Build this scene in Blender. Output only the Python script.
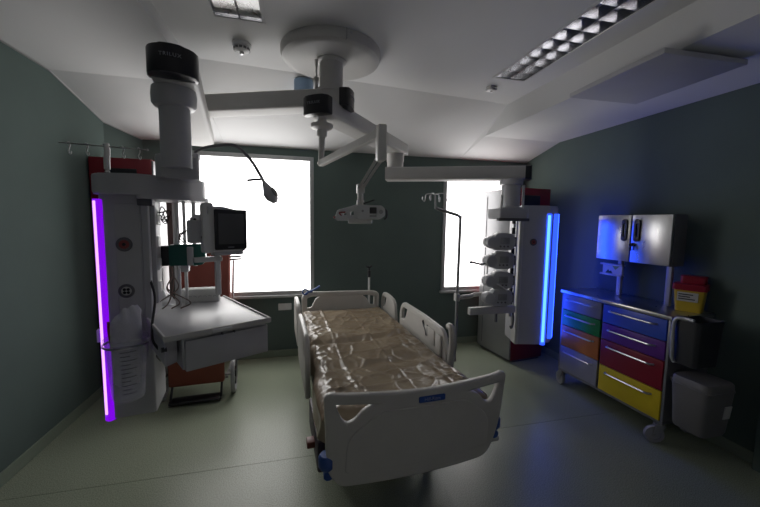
import bpy, bmesh, math, random
from mathutils import Vector, Matrix, noise
random.seed(7)
PI = math.pi
R = math.radians
for o in list(bpy.data.objects):
    bpy.data.objects.remove(o, do_unlink=True)
SC = bpy.context.scene
COL = SC.collection

# ------------------------------------------------------------------ camera
EYE = 1.6
F_PX, YAW, PITCH, ROLL = 344.3, .240411, .0912725, .0139857
cd = bpy.data.cameras.new('camera')
cd.sensor_width = 36.0
cd.lens = F_PX / 760 * 36.0
cd.clip_start = .02
cam = bpy.data.objects.new('camera', cd)
COL.objects.link(cam)
fwd = Vector((math.sin(YAW) * math.cos(PITCH), math.cos(YAW) * math.cos(PITCH), -math.sin(PITCH)))
rgt = Vector((math.cos(YAW), -math.sin(YAW), 0))
upv = rgt.cross(fwd)
r2 = rgt * math.cos(ROLL) + upv * math.sin(ROLL)
u2 = -rgt * math.sin(ROLL) + upv * math.cos(ROLL)
cm = Matrix((r2, u2, -fwd)).transposed().to_4x4()
cm.translation = (0, 0, EYE)
cam.matrix_world = cm
SC.camera = cam

# ------------------------------------------------------------------ light and exposure
WINDOW_LIGHT = 4.6
BLUE_LIGHT = 6.0
PURPLE_LIGHT = 1.0
w = bpy.data.worlds.new('world')
SC.world = w
w.use_nodes = True
w.node_tree.nodes['Background'].inputs[0].default_value = (.62, .72, .85, 1)
w.node_tree.nodes['Background'].inputs[1].default_value = .5
SC.view_settings.view_transform = 'Standard'
SC.view_settings.look = 'None'
SC.view_settings.gamma = 1
SC.view_settings.use_curve_mapping = False
SC.view_settings.exposure = -0.08


# ------------------------------------------------------------------ materials
MATS = {}


def mat(name, col, rough=.5, metal=0., var=.0, scale=8., bump=0., bscale=60., emit=None, estr=0., alpha=1., trans=0., coat=0.,
        stretch=None, spec=None, detail=4.):
    if name in MATS:
        return MATS[name]
    m = bpy.data.materials.new(name)
    m.use_nodes = True
    nt = m.node_tree
    b = nt.nodes['Principled BSDF']
    b.inputs['Base Color'].default_value = (*col, 1)
    b.inputs['Roughness'].default_value = rough
    b.inputs['Metallic'].default_value = metal
    b.inputs['Alpha'].default_value = alpha
    b.inputs['Transmission Weight'].default_value = trans
    b.inputs['Coat Weight'].default_value = coat
    if spec is not None:
        b.inputs['Specular IOR Level'].default_value = spec
    if emit:
        b.inputs['Emission Color'].default_value = (*emit, 1)
        b.inputs['Emission Strength'].default_value = estr
    tc = None
    if var or bump:
        tc = nt.nodes.new('ShaderNodeTexCoord')
        src = tc.outputs['Object']
        if stretch:
            mp = nt.nodes.new('ShaderNodeMapping')
            mp.inputs['Scale'].default_value = stretch
            nt.links.new(src, mp.inputs[0])
            src = mp.outputs[0]
    if var:
        n = nt.nodes.new('ShaderNodeTexNoise')
        n.inputs['Scale'].default_value = scale
        n.inputs['Detail'].default_value = detail
        nt.links.new(src, n.inputs['Vector'])
        rp = nt.nodes.new('ShaderNodeValToRGB')
        rp.color_ramp.elements[0].position = .3
        rp.color_ramp.elements[1].position = .7
        rp.color_ramp.elements[0].color = (*[c * (1 - var) for c in col], 1)
        rp.color_ramp.elements[1].color = (*[min(1, c * (1 + var)) for c in col], 1)
        nt.links.new(n.outputs['Fac'], rp.inputs[0])
        nt.links.new(rp.outputs[0], b.inputs['Base Color'])
        mr = nt.nodes.new('ShaderNodeMapRange')
        mr.inputs['To Min'].default_value = max(0, rough - .06)
        mr.inputs['To Max'].default_value = min(1, rough + .06)
        nt.links.new(n.outputs['Fac'], mr.inputs['Value'])
        nt.links.new(mr.outputs[0], b.inputs['Roughness'])
    if bump:
        n2 = nt.nodes.new('ShaderNodeTexNoise')
        n2.inputs['Scale'].default_value = bscale
        n2.inputs['Detail'].default_value = 3
        nt.links.new(src, n2.inputs['Vector'])
        bp = nt.nodes.new('ShaderNodeBump')
        bp.inputs['Strength'].default_value = bump
        bp.inputs['Distance'].default_value = .01
        nt.links.new(n2.outputs['Fac'], bp.inputs['Height'])
        nt.links.new(bp.outputs[0], b.inputs['Normal'])
    MATS[name] = m
    return m


M_WALL = mat('wall green paint', (.118, .155, .143), .85, spec=.12, var=.05, scale=2.5, bump=.06, bscale=180)
M_CEIL = mat('ceiling white paint', (.78, .78, .78), .85, var=.02, scale=2, bump=.04, bscale=120)
M_CONCRETE = mat('concrete', (.3, .3, .29), .8, var=.08)
M_COVE = mat('vinyl cove', (.23, .275, .215), .45, var=.08, scale=120)
M_ALU = mat('window aluminium', (.42, .43, .43), .4, .3, var=.04, scale=30)
M_PANE = mat('daylit frosted pane', (.9, .92, .95), .3, emit=(1.0, .985, .97), estr=WINDOW_LIGHT)
M_PEND = mat('pendant grey enamel', (.50, .50, .52), .38, var=.03, scale=10)
M_ARM = mat('arm white enamel', (.60, .59, .57), .55, var=.025, scale=8)
M_TRIM = mat('dark grey trim', (.13, .13, .14), .45, var=.08, scale=20)
M_BLACK = mat('black gloss plastic', (.010, .010, .014), .32, var=.12, scale=14)
M_LETTER = mat('silver lettering', (.30, .31, .34), .5)
M_STEEL = mat('stainless steel', (.62, .62, .62), .30, 1., var=.02, scale=5, stretch=(6, 6, 1), detail=2)
M_CHROME = mat('chrome', (.55, .55, .56), .30, 1., var=.03)
M_DSTEEL = mat('dull steel', (.38, .38, .38), .42, .8, var=.08, scale=18)
M_BED = mat('bed plastic', (.56, .545, .51), .42, var=.025, scale=9, bump=.03, bscale=240)
M_BEDD = mat('bed frame grey', (.20, .20, .20), .5, .2, var=.08)
M_BLUE = mat('blue plastic', (.03, .09, .34), .38, var=.06)
M_RED = mat('red enamel', (.20, .012, .022), .42, var=.07, scale=5)
M_DOORGREY = mat('grey locker door', (.33, .33, .34), .34, .35, var=.04, scale=6)
M_WHITE = mat('white plastic', (.74, .74, .73), .4, var=.02)
M_WARM = mat('cream plastic', (.74, .72, .68), .4, var=.02)
M_DRAW = {'grey': mat('drawer lavender grey', (.33, .33, .40), .4, var=.03),
          'green': mat('drawer green', (.025, .34, .07), .4, var=.03),
          'orange': mat('drawer orange', (.62, .20, .05), .4, var=.03),
          'blue': mat('drawer blue', (.05, .11, .62), .38, var=.03),
          'purple': mat('drawer purple', (.14, .03, .30), .4, var=.03),
          'red': mat('drawer dark red', (.27, .010, .03), .4, var=.03),
          'yellow': mat('drawer yellow', (.80, .60, .02), .4, var=.03)}
M_CARTBODY = mat('cart body', (.24, .24, .26), .4, .3, var=.05)
M_RUBBER = mat('rubber', (.035, .035, .037), .65, var=.1)
M_WHEEL = mat('wheel grey', (.36, .36, .37), .45, var=.05)
M_BIN = mat('dark bin', (.025, .027, .032), .45, var=.08)
M_BING = mat('grey waste bin', (.16, .155, .155), .5, var=.05)
M_YEL = mat('sharps yellow', (.66, .47, .04), .4, var=.03)
M_SRED = mat('sharps red lid', (.30, .008, .03), .4, var=.04)
M_PAPER = mat('paper label', (.62, .62, .60), .7, var=.03)
M_GREEN = mat('teal green housing', (.008, .095, .08), .35, var=.06)
M_SCREEN = mat('screen glass', (.085, .088, .092), .35, var=.1, scale=3)  # grey reflection on the dark glass put into the base colour
M_ORANGE = mat('orange vinyl', (.25, .062, .036), .5, var=.06, scale=7, bump=.05)
M_BROWN = mat('rust red vinyl', (.22, .048, .032), .5, var=.06, scale=7, bump=.05)
M_CLEAR = mat('clear plastic', (.80, .82, .86), .12, alpha=.22)
M_BAG = mat('translucent film', (.78, .79, .82), .28, alpha=.68, bump=.6, bscale=30, var=.04)
M_INK = mat('dark print', (.05, .05, .06), .6, var=.1)
M_CABLE = mat('black cable', (.015, .015, .016), .5, var=.1)
M_CABLEG = mat('grey brown cable', (.20, .16, .14), .5, var=.1)
M_REFL = mat('lamp reflector aluminium', (.68, .68, .70), .18, 1., var=.03)
M_TUBE = mat('unlit lamp tube', (.60, .60, .60), .35, var=.02)
M_PINK = mat('socket ring red', (.30, .05, .05), .4, var=.06)
M_SKYB = mat('pale blue enamel', (.22, .33, .48), .4, var=.03)


def emitter(name, col, s):
    return mat(name, (.02, .02, .02), .4, emit=col, estr=s)


M_PCORE = emitter('violet lamp core', (.80, .42, 1.0), 1.5 * PURPLE_LIGHT)
M_PBAND = emitter('violet lamp diffuser', (.19, .0, .72), 1.15 * PURPLE_LIGHT)
M_BCORE = emitter('blue lamp core', (.035, .125, 1.0), 1.15 * BLUE_LIGHT)
M_BBAND = emitter('blue lamp diffuser', (.016, .055, .75), .45 * BLUE_LIGHT)
M_BSIDE = emitter('blue side strip', (.016, .055, .85), 1.5 * BLUE_LIGHT)


def floor_mat():
    m = bpy.data.materials.new('speckled green vinyl')
    m.use_nodes = True
    nt = m.node_tree
    b = nt.nodes['Principled BSDF']
    tc = nt.nodes.new('ShaderNodeTexCoord')
    n = nt.nodes.new('ShaderNodeTexNoise')
    n.inputs['Scale'].default_value = 170
    n.inputs['Detail'].default_value = 3
    n2 = nt.nodes.new('ShaderNodeTexNoise')
    n2.inputs['Scale'].default_value = 1.3
    mix = nt.nodes.new('ShaderNodeMath')
    mix.operation = 'MULTIPLY_ADD'
    mix.inputs[1].default_value = .25
    rp = nt.nodes.new('ShaderNodeValToRGB')
    e = rp.color_ramp.elements
    e[0].position, e[0].color = .42, (.165, .195, .135, 1)
    e[1].position, e[1].color = .76, (.38, .42, .315, 1)
    x = e.new(.58)
    x.color = (.26, .295, .215, 1)
    nt.links.new(tc.outputs['Object'], n.inputs['Vector'])
    nt.links.new(tc.outputs['Object'], n2.inputs['Vector'])
    nt.links.new(n2.outputs['Fac'], mix.inputs[0])
    nt.links.new(n.outputs['Fac'], mix.inputs[2])
    nt.links.new(mix.outputs[0], rp.inputs[0])
    nt.links.new(rp.outputs[0], b.inputs['Base Color'])
    b.inputs['Roughness'].default_value = .33
    bp = nt.nodes.new('ShaderNodeBump')
    bp.inputs['Strength'].default_value = .05
    bp.inputs['Distance'].default_value = .004
    nt.links.new(n.outputs['Fac'], bp.inputs['Height'])
    nt.links.new(bp.outputs[0], b.inputs['Normal'])
    return m


M_FLOOR = floor_mat()


def sheet_mat():
    m = bpy.data.materials.new('brown plastic mattress cover')
    m.use_nodes = True
    nt = m.node_tree
    b = nt.nodes['Principled BSDF']
    tc = nt.nodes.new('ShaderNodeTexCoord')
    n = nt.nodes.new('ShaderNodeTexNoise')
    n.inputs['Scale'].default_value = 5
    n.inputs['Detail'].default_value = 5
    rp = nt.nodes.new('ShaderNodeValToRGB')
    e = rp.color_ramp.elements
    e[0].position, e[0].color = .35, (.225, .172, .115, 1)
    e[1].position, e[1].color = .7, (.33, .265, .182, 1)
    nt.links.new(tc.outputs['Object'], n.inputs['Vector'])
    nt.links.new(n.outputs['Fac'], rp.inputs[0])
    nt.links.new(rp.outputs[0], b.inputs['Base Color'])
    b.inputs['Roughness'].default_value = .30
    b.inputs['Specular IOR Level'].default_value = .6
    nw = nt.nodes.new('ShaderNodeTexNoise')
    nw.inputs['Scale'].default_value = 4
    vm = nt.nodes.new('ShaderNodeVectorMath')
    vm.operation = 'MULTIPLY_ADD'
    vm.inputs[1].default_value = (.12, .12, .12)
    nt.links.new(tc.outputs['Object'], nw.inputs['Vector'])
    nt.links.new(nw.outputs['Color'], vm.inputs[0])
    nt.links.new(tc.outputs['Object'], vm.inputs[2])
    n2 = nt.nodes.new('ShaderNodeTexVoronoi')
    n2.inputs['Scale'].default_value = 12
    n2.inputs['Detail'].default_value = 2
    nt.links.new(vm.outputs[0], n2.inputs['Vector'])
    bp = nt.nodes.new('ShaderNodeBump')
    bp.inputs['Strength'].default_value = .22
    bp.inputs['Distance'].default_value = .012
    nt.links.new(n2.outputs['Distance'], bp.inputs['Height'])
    nt.links.new(bp.outputs[0], b.inputs['Normal'])
    return m


M_SHEET = sheet_mat()

# ------------------------------------------------------------------ mesh helpers


def NB():
    return bmesh.new()


def xf(bm, verts, mtx):
    bmesh.ops.transform(bm, matrix=mtx, verts=verts)


def box(bm, x0, x1, y0, y1, z0, z1, bev=0., seg=2, mtx=None):
    vs = [bm.verts.new((x, y, z)) for z in (z0, z1) for y in (y0, y1) for x in (x0, x1)]
    fs = [bm.faces.new([vs[i] for i in q]) for q in ((0, 2, 3, 1), (4, 5, 7, 6), (0, 1, 5, 4), (2, 6, 7, 3), (0, 4, 6, 2), (1, 3, 7, 5))]
    allv = set(vs)
    if bev:
        es = list({e for f in fs for e in f.edges})
        r = bmesh.ops.bevel(bm, geom=es, offset=bev, segments=seg, affect='EDGES', profile=.5)
        allv = {v for v in allv if v.is_valid} | set(r['verts'])
    if mtx is not None:
        xf(bm, list(allv), mtx)
    return list(allv)


def frame_of(d):
    d = d.normalized()
    a = Vector((0, 0, 1)) if abs(d.z) < .9 else Vector((1, 0, 0))
    x = d.cross(a).normalized()
    return x, x.cross(d).normalized()


def cyl(bm, p0, p1, r0, r1=None, n=20, cap=True):
    p0, p1 = Vector(p0), Vector(p1)
    r1 = r0 if r1 is None else r1
    x, y = frame_of(p1 - p0)
    A = [bm.verts.new(p0 + (x * math.cos(2 * PI * i / n) + y * math.sin(2 * PI * i / n)) * r0) for i in range(n)]
    B = [bm.verts.new(p1 + (x * math.cos(2 * PI * i / n) + y * math.sin(2 * PI * i / n)) * r1) for i in range(n)]
    for i in range(n):
        bm.faces.new((A[i], A[(i + 1) % n], B[(i + 1) % n], B[i]))
    if cap:
        bm.faces.new(A[::-1])
        bm.faces.new(B)


def smooth_path(pts, k=6):
    P = [Vector(p) for p in pts]
    out = []
    for i in range(len(P) - 1):
        a = P[i - 1] if i else P[0] * 2 - P[1]
        b, c = P[i], P[i + 1]
        d = P[i + 2] if i + 2 < len(P) else P[-1] * 2 - P[-2]
        for j in range(k):
            t = j / k
            out.append(.5 * ((2 * b) + (c - a) * t + (2 * a - 5 * b + 4 * c - d) * t * t + (3 * b - a - 3 * c + d) * t ** 3))
    out.append(P[-1])
    return out


def tube(bm, pts, r, n=10, smooth=0):
    P = smooth_path(pts, smooth) if smooth else [Vector(p) for p in pts]
    rings = []
    x = None
    for i, p in enumerate(P):
        d = (P[min(i + 1, len(P) - 1)] - P[max(i - 1, 0)]).normalized()
        if x is None:
            x, y = frame_of(d)
        else:
            x = (x - d * x.dot(d)).normalized()
            y = d.cross(x)
        rr = r(i / (len(P) - 1)) if callable(r) else r
        rings.append([bm.verts.new(p + (x * math.cos(2 * PI * k / n) + y * math.sin(2 * PI * k / n)) * rr) for k in range(n)])
    for a, b in zip(rings, rings[1:]):
        for k in range(n):
            bm.faces.new((a[k], a[(k + 1) % n], b[(k + 1) % n], b[k]))
    bm.faces.new(rings[0][::-1])
    bm.faces.new(rings[-1])


def lathe(bm, prof, c=(0, 0, 0), n=40, mtx=None, sx=1., sy=1., close=False):
    rings = []
    vs = []
    for (r, z) in prof:
        if r < 1e-6:
            ring = [bm.verts.new((c[0], c[1], c[2] + z))]
        else:
            ring = [bm.verts.new((c[0] + r * sx * math.cos(2 * PI * i / n), c[1] + r * sy * math.sin(2 * PI * i / n), c[2] + z)) for i in range(n)]
        rings.append(ring)
        vs += ring
    for a, b in zip(rings, rings[1:]):
        for i in range(n):
            j = (i + 1) % n
            if len(a) == 1 and len(b) == 1:
                continue
            if len(a) == 1:
                bm.faces.new((a[0], b[j], b[i]))
            elif len(b) == 1:
                bm.faces.new((a[i], a[j], b[0]))
            else:
                bm.faces.new((a[i], a[j], b[j], b[i]))
    if mtx is not None:
        xf(bm, vs, mtx)


def rpoly(pts, r, k=5):
    """polygon with rounded corners; r is one radius or a list"""
    P = [Vector((p[0], p[1])) for p in pts]
    out = []
    n = len(P)
    for i in range(n):
        a, b, c = P[i - 1], P[i], P[(i + 1) % n]
        rr = r[i] if isinstance(r, (list, tuple)) else r
        u, v = (a - b), (c - b)
        lu, lv = u.length, v.length
        t = min(rr, lu * .48, lv * .48)
        if t < 1e-5:
            out.append(b.copy())
            continue
        p, q = b + u / lu * t, b + v / lv * t
        for j in range(k + 1):
            s = j / k
            out.append(p * (1 - s) ** 2 + b * 2 * s * (1 - s) + q * s * s)
    return [(p.x, p.y) for p in out]


def prism(bm, poly, z0, z1, bev=0., mtx=None):
    A = [bm.verts.new((p[0], p[1], z0)) for p in poly]
    B = [bm.verts.new((p[0], p[1], z1)) for p in poly]
    n = len(poly)
    f0 = bm.faces.new(A[::-1])
    f1 = bm.faces.new(B)
    for i in range(n):
        bm.faces.new((A[i], A[(i + 1) % n], B[(i + 1) % n], B[i]))
    vs = set(A + B)
    if bev:
        r = bmesh.ops.bevel(bm, geom=list({e for f in (f0, f1) for e in f.edges}), offset=bev, segments=2, affect='EDGES', profile=.5)
        vs = {v for v in vs if v.is_valid} | set(r['verts'])
    if mtx is not None:
        xf(bm, list(vs), mtx)
    return list(vs)


def plate(bm, loops, thick, bev, mtx=None, deform=None):
    """flat plate with holes (loops[0] outside) standing in the local XZ plane, rounded edges"""
    cu = bpy.data.curves.new('tmp', 'CURVE')
    cu.dimensions = '2D'
    cu.fill_mode = 'BOTH'
    cu.extrude = max(.0001, thick / 2 - bev)
    cu.bevel_depth = bev
    cu.bevel_resolution = 2
    for L in loops:
        s = cu.splines.new('POLY')
        s.points.add(len(L) - 1)
        for p, q in zip(s.points, L):
            p.co = (q[0], q[1], 0, 1)
        s.use_cyclic_u = True
    ob = bpy.data.objects.new('tmp', cu)
    COL.objects.link(ob)
    dg = bpy.context.evaluated_depsgraph_get()
    me = bpy.data.meshes.new_from_object(ob.evaluated_get(dg))
    bpy.data.objects.remove(ob, do_unlink=True)
    bpy.data.curves.remove(cu)
    rot = Matrix.Rotation(R(90), 4, 'X')
    me.transform(rot)
    if deform:
        for v in me.vertices:
            v.co = deform(v.co)
    if mtx is not None:
        me.transform(mtx)
    bm.from_mesh(me)
    bpy.data.meshes.remove(me)
    bmesh.ops.remove_doubles(bm, verts=bm.verts, dist=1e-5)


def text(bm, s, size, mtx, depth=.0012, spacing=1., deform=None):
    """lettering, reading along local +X, up local +Z, facing -Y"""
    cu = bpy.data.curves.new('tmp', 'FONT')
    cu.body = s
    cu.size = size
    cu.extrude = depth
    cu.align_x = 'CENTER'
    cu.align_y = 'CENTER'
    cu.space_character = spacing
    ob = bpy.data.objects.new('tmp', cu)
    COL.objects.link(ob)
    dg = bpy.context.evaluated_depsgraph_get()
    me = bpy.data.meshes.new_from_object(ob.evaluated_get(dg))
    bpy.data.objects.remove(ob, do_unlink=True)
    bpy.data.curves.remove(cu)
    me.transform(Matrix.Rotation(R(90), 4, 'X'))
    if deform:
        for v in me.vertices:
            v.co = deform(v.co)
    me.transform(mtx)
    bm.from_mesh(me)
    bpy.data.meshes.remove(me)


def T(x, y, z, rz=0., rx=0., ry=0.):
    return Matrix.Translation((x, y, z)) @ Matrix.Rotation(rz, 4, 'Z') @ Matrix.Rotation(ry, 4, 'Y') @ Matrix.Rotation(rx, 4, 'X')


def link(name, bm, m, parent=None, ang=35., recalc=True):
    me = bpy.data.meshes.new(name)
    if recalc:
        bmesh.ops.recalc_face_normals(bm, faces=bm.faces)
    bm.to_mesh(me)
    bm.free()
    me.materials.append(m)
    me.shade_smooth()
    me.set_sharp_from_angle(angle=R(ang))
    o = bpy.data.objects.new(name, me)
    COL.objects.link(o)
    if parent is not None:
        o.parent = parent
    return o


def tag(o, label, cat, group=None):
    o['label'] = label
    o['category'] = cat
    if group:
        o['group'] = group
    return o


class Thing:
    def __init__(s, name, label, cat, loc=(0, 0, 0), rz=0., group=None):
        s.o = bpy.data.objects.new(name, None)
        s.o.empty_display_size = .1
        COL.objects.link(s.o)
        s.o.location = loc
        s.o.rotation_euler = (0, 0, rz)
        s.inv = T(*loc, rz).inverted()
        tag(s.o, label, cat, group)

    def part(s, name, bm, m, parent=None, world=False, label=None, ang=35.):
        if world:
            bm.transform(s.inv)
        o = link(name, bm, m, parent or s.o, ang)
        if label:
            o['label'] = label
        return o


def struct(name, bm, m, parent=None, ang=20.):
    o = link(name, bm, m, parent, ang)
    if parent is None:
        o['kind'] = 'structure'
    return o


def copy_tree(o, parent=None):
    c = o.copy()
    COL.objects.link(c)
    c.parent = parent
    for ch in list(o.children):
        copy_tree(ch, c)
    return c


# ------------------------------------------------------------------ the room
XL, XR, YB, YF = -1.72, 3.0, 4.10, -.8
ZC, ZL, ZR = 2.72, 2.66, 2.555
bm = NB()
box(bm, XL - .2, XR + .2, YF - .2, YB + .2, -.12, -.004)
floor = struct('floor', bm, M_CONCRETE)
for y0, y1 in ((YF, .265), (.265, 2.265), (2.265, YB)):
    bm = NB()
    box(bm, XL, XR, y0 + .0015, y1 - .0015, -.004, 0)
    struct('vinyl_sheet', bm, M_FLOOR, floor)


def wall_pieces(bm, rects, y0, y1):
    for x0, x1, z0, z1 in rects:
        box(bm, x0, x1, y0, y1, z0, z1)


W1 = (-1.26, .205, .745, 2.325)
W2 = (1.82, 2.70, .725, 2.30)
bm = NB()
wall_pieces(bm, [(-1.9, W1[0], 0, 2.6), (W1[1], W2[0], 0, 2.6), (W2[1], XR + .12, 0, 2.6),
                 (W1[0], W1[1], 0, W1[2]), (W1[0], W1[1], W1[3], 2.6), (W2[0], W2[1], 0, W2[2]), (W2[0], W2[1], W2[3], 2.6)], YB, YB + .12)
struct('wall_back', bm, M_WALL)
bm = NB()
box(bm, XL - .12, XL, YF - .12, 4.0, 0, 2.9)
struct('wall_left', bm, M_WALL)
bm = NB()
prism(bm, [(XL, 3.79), (-1.52, YB), (-1.6, YB + .1), (XL - .1, 3.9)], 0, 2.6)
struct('wall_corner', bm, M_WALL)
bm = NB()
box(bm, XR, XR + .12, YF - .12, YB + .12, 0, 2.9)
struct('wall_right', bm, M_WALL)
bm = NB()
box(bm, XL - .12, XR + .12, YF - .12, YF, 0, 2.9)
struct('wall_front', bm, mat('pale bounce wall', (.80, .79, .77), .7, var=.02, scale=2))  # unseen wall behind the camera, made pale and set close to bounce light
# corner pillar strip low on the right wall near the trolley
bm = NB()
box(bm, 2.93, 3.0, YF, 1.50, 0, ZR - .001, .006)
struct('wall_pilaster', bm, M_WALL)

# ceiling: flat middle field, two lower side fields, slope down to the window wall
bm = NB()


def quad(bm, *p):
    bm.faces.new([bm.verts.new(q) for q in p])


SB = 2.41
XA0, XA1, XB0, XB1 = -.74, -.72, 1.95, 2.03
YCL, YCR, YLL, YRR = 2.74, 2.98, 3.08, 3.51
zs = lambda y: SB + (YB - y) * .245
yf = YF - .05
LUM = ((1.50, 1.75, .40, 2.47), (-.425, -.175, 1.49, 2.17))
xs = [XA1, -.425, -.175, 1.50, 1.75, XB0]
ys = [yf, .40, 1.49, 2.17, 2.47]
for i in range(5):
    for j in range(4):
        xc, yc = (xs[i] + xs[i + 1]) / 2, (ys[j] + ys[j + 1]) / 2
        if not any(a < xc < b and c < yc < d for a, b, c, d in LUM):
            quad(bm, (xs[i], ys[j], ZC), (xs[i + 1], ys[j], ZC), (xs[i + 1], ys[j + 1], ZC), (xs[i], ys[j + 1], ZC))
quad(bm, (XA1, 2.47, ZC), (XB0, 2.47, ZC), (XB0, YCR, ZC), (XA1, YCL, ZC))
quad(bm, (XL - .05, yf, ZL), (XA0, yf, ZL), (XA0, YLL, ZL), (XL - .05, YLL, ZL))
quad(bm, (XB1, yf, ZR), (XR + .05, yf, ZR), (XR + .05, YRR, ZR), (XB1, YRR, ZR))
quad(bm, (XA0, yf, ZL), (XA1, yf, ZC), (XA1, YCL, ZC), (XA0, YLL, ZL))
quad(bm, (XB0, yf, ZC), (XB1, yf, ZR), (XB1, YRR, ZR), (XB0, YCR, ZC))
zb = SB - .012
quad(bm, (XL - .05, YLL, ZL), (XA0, YLL, ZL), (XA0, YB + .05, zb), (XL - .05, YB + .05, zb))
quad(bm, (XA1, YCL, ZC), (XB0, YCR, ZC), (XB1, YB + .05, zb), (XA0, YB + .05, zb))
bm.faces.new([bm.verts.new(q) for q in ((XA0, YLL, ZL), (XA1, YCL, ZC), (XA0, YB + .05, zb))])
quad(bm, (XB1, YRR, ZR), (XR + .05, YRR, ZR), (XR + .05, YB + .05, zb), (XB1, YB + .05, zb))
bm.faces.new([bm.verts.new(q) for q in ((XB0, YCR, ZC), (XB1, YRR, ZR), (XB1, YB + .05, zb))])
bmesh.ops.remove_doubles(bm, verts=bm.verts, dist=1e-4)
quad(bm, (XL - .2, yf, 2.95), (XR + .2, yf, 2.95), (XR + .2, YB + .2, 2.95), (XL - .2, YB + .2, 2.95))
ceil = struct('ceiling', bm, M_CEIL, ang=8)

# white edge strip along the left wall top
bm = NB()
tube(bm, [(XL + .006, YF, ZL - .006), (XL + .006, YLL, ZL - .006), (XL + .006, 3.79, zs(3.79) - .004), (-1.52, YB - .006, SB - .004)], .005, 6)
struct('trim_1', bm, mat('edge strip white', (.50, .50, .50), .6, var=.02))

# coved skirting in floor vinyl
for nm, p in (('baseboard_back', (-1.52, XR, YB - .012, YB)), ('baseboard_right', (XR - .012, XR, 1.5, YB)), ('baseboard_left', (XL, XL + .012, YF, 3.79))):
    bm = NB()
    box(bm, p[0], p[1], p[2], p[3], 0, .085, .004)
    struct(nm, bm, M_COVE)


def window(n, wv, mull):
    x0, x1, z0, z1 = wv
    fw = .045
    bm = NB()
    for a in ((x0, x1, z0, z0 + fw), (x0, x1, z1 - fw, z1), (x0, x0 + fw, z0 + fw, z1 - fw), (x1 - fw, x1, z0 + fw, z1 - fw)):
        box(bm, a[0], a[1], YB - .02, YB + .06, a[2], a[3], .004)
    for mx in mull:
        box(bm, mx - .022, mx + .022, YB - .012, YB + .06, z0 + fw, z1 - fw, .004)
    o = struct('window_%d' % n, bm, M_ALU)
    xs = [x0 + fw] + [v for m in mull for v in (m - .022, m + .022)] + [x1 - fw]
    for a, b in zip(xs[::2], xs[1::2]):
        bm = NB()
        box(bm, a, b, YB + .02, YB + .028, z0 + fw, z1 - fw)
        struct('pane', bm, M_PANE, o)
    bm = NB()
    box(bm, x0 - .02, x1 + .02, YB - .05, YB, z0 - .03, z0, .006)
    struct('window_sill', bm, M_ALU, o)


window(1, W1, [])
window(2, W2, [])

# ------------------------------------------------------------------ ceiling fittings
# louvred luminaire on the right
t = Thing('recessed_luminaire', 'long recessed ceiling light with two rows of mirrored louvre cells', 'ceiling light', (1.625, 1.435, ZC), 0)


def luminaire(t, HW, HL, nrow, ncell, m_blade, m_back, k_=1., tubes=True):
    bm = NB()
    for a in ((-HW - .022, HW + .022, HL, HL + .022), (-HW - .022, HW + .022, -HL - .022, -HL), (-HW - .022, -HW, -HL, HL), (HW, HW + .022, -HL, HL)):
        box(bm, a[0], a[1], a[2], a[3], -.004, .0, .001, 1)
    t.part('frame', bm, M_CEIL)
    bm = NB()
    box(bm, -HW - .001, HW + .001, -HL - .001, HL + .001, .085 * k_, .085 * k_ + .01)
    for a in ((-HW - .004, -HW, -HL, HL), (HW, HW + .004, -HL, HL), (-HW, HW, -HL - .004, -HL), (-HW, HW, HL, HL + .004)):
        box(bm, *a, .002, .09 * k_)
    t.part('housing', bm, m_back)
    cw = 2 * HW / nrow
    for r in range(nrow if tubes else 0):
        bm = NB()
        x = -HW + cw * (r + .5)
        cyl(bm, (x, -HL + .02, .066), (x, HL - .02, .066), .013, n=12)
        t.part('lamp_tube', bm, M_TUBE)
    # curved side reflectors and thin upright blades
    for r in range(nrow + 1):
        x = -HW + cw * r
        bm = NB()
        sec = [(-.016, .06), (-.007, .032), (-.002, .003), (.002, .003), (.007, .032), (.016, .06)]
        sec = [(p[0] * k_, p[1] * k_) for p in sec]
        if r == 0:
            sec = [(max(0.001, p[0]), p[1]) for p in sec]
        if r == nrow:
            sec = [(min(-.001, p[0]), p[1]) for p in sec]
        A = [bm.verts.new((x + p[0], -HL, p[1])) for p in sec]
        B = [bm.verts.new((x + p[0], HL, p[1])) for p in sec]
        for k in range(6):
            bm.faces.new((A[k], A[(k + 1) % 6], B[(k + 1) % 6], B[k]))
        t.part('side_reflector', bm, m_blade, ang=50)
    first = None
    for r in range(nrow):
        for i in range(ncell + 1):
            pos = (-HW + cw * (r + .5), -HL + 2 * HL * i / ncell, 0)
            if first is None:
                bm = NB()
                sec = [(-.013, .058), (-.006, .032), (-.0015, .004), (.0015, .004), (.006, .032), (.013, .058)]
                sec = [(p[0] * k_, p[1] * k_) for p in sec]
                A = [bm.verts.new((-cw / 2 + .004, p[0], p[1])) for p in sec]
                B = [bm.verts.new((cw / 2 - .004, p[0], p[1])) for p in sec]
                for k in range(6):
                    bm.faces.new((A[k], A[(k + 1) % 6], B[(k + 1) % 6], B[k]))
                bm.faces.new(A)
                bm.faces.new(B[::-1])
                first = t.part('louver_blade', bm, m_blade, ang=50)
                first.location = pos
            else:
                c = first.copy()
                COL.objects.link(c)
                c.parent = t.o
                c.location = pos


luminaire(t, .125, 1.035, 2, 18, M_REFL, M_REFL)
t = Thing('recessed_luminaire', 'square recessed ceiling light with bright reflector beside the smoke detector', 'ceiling light', (-.30, 1.83, ZC), 0)
luminaire(t, .125, .34, 2, 2, M_REFL, mat('satin lamp reflector', (.80, .80, .80), .28, .9, var=.03), .3, False)

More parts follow.
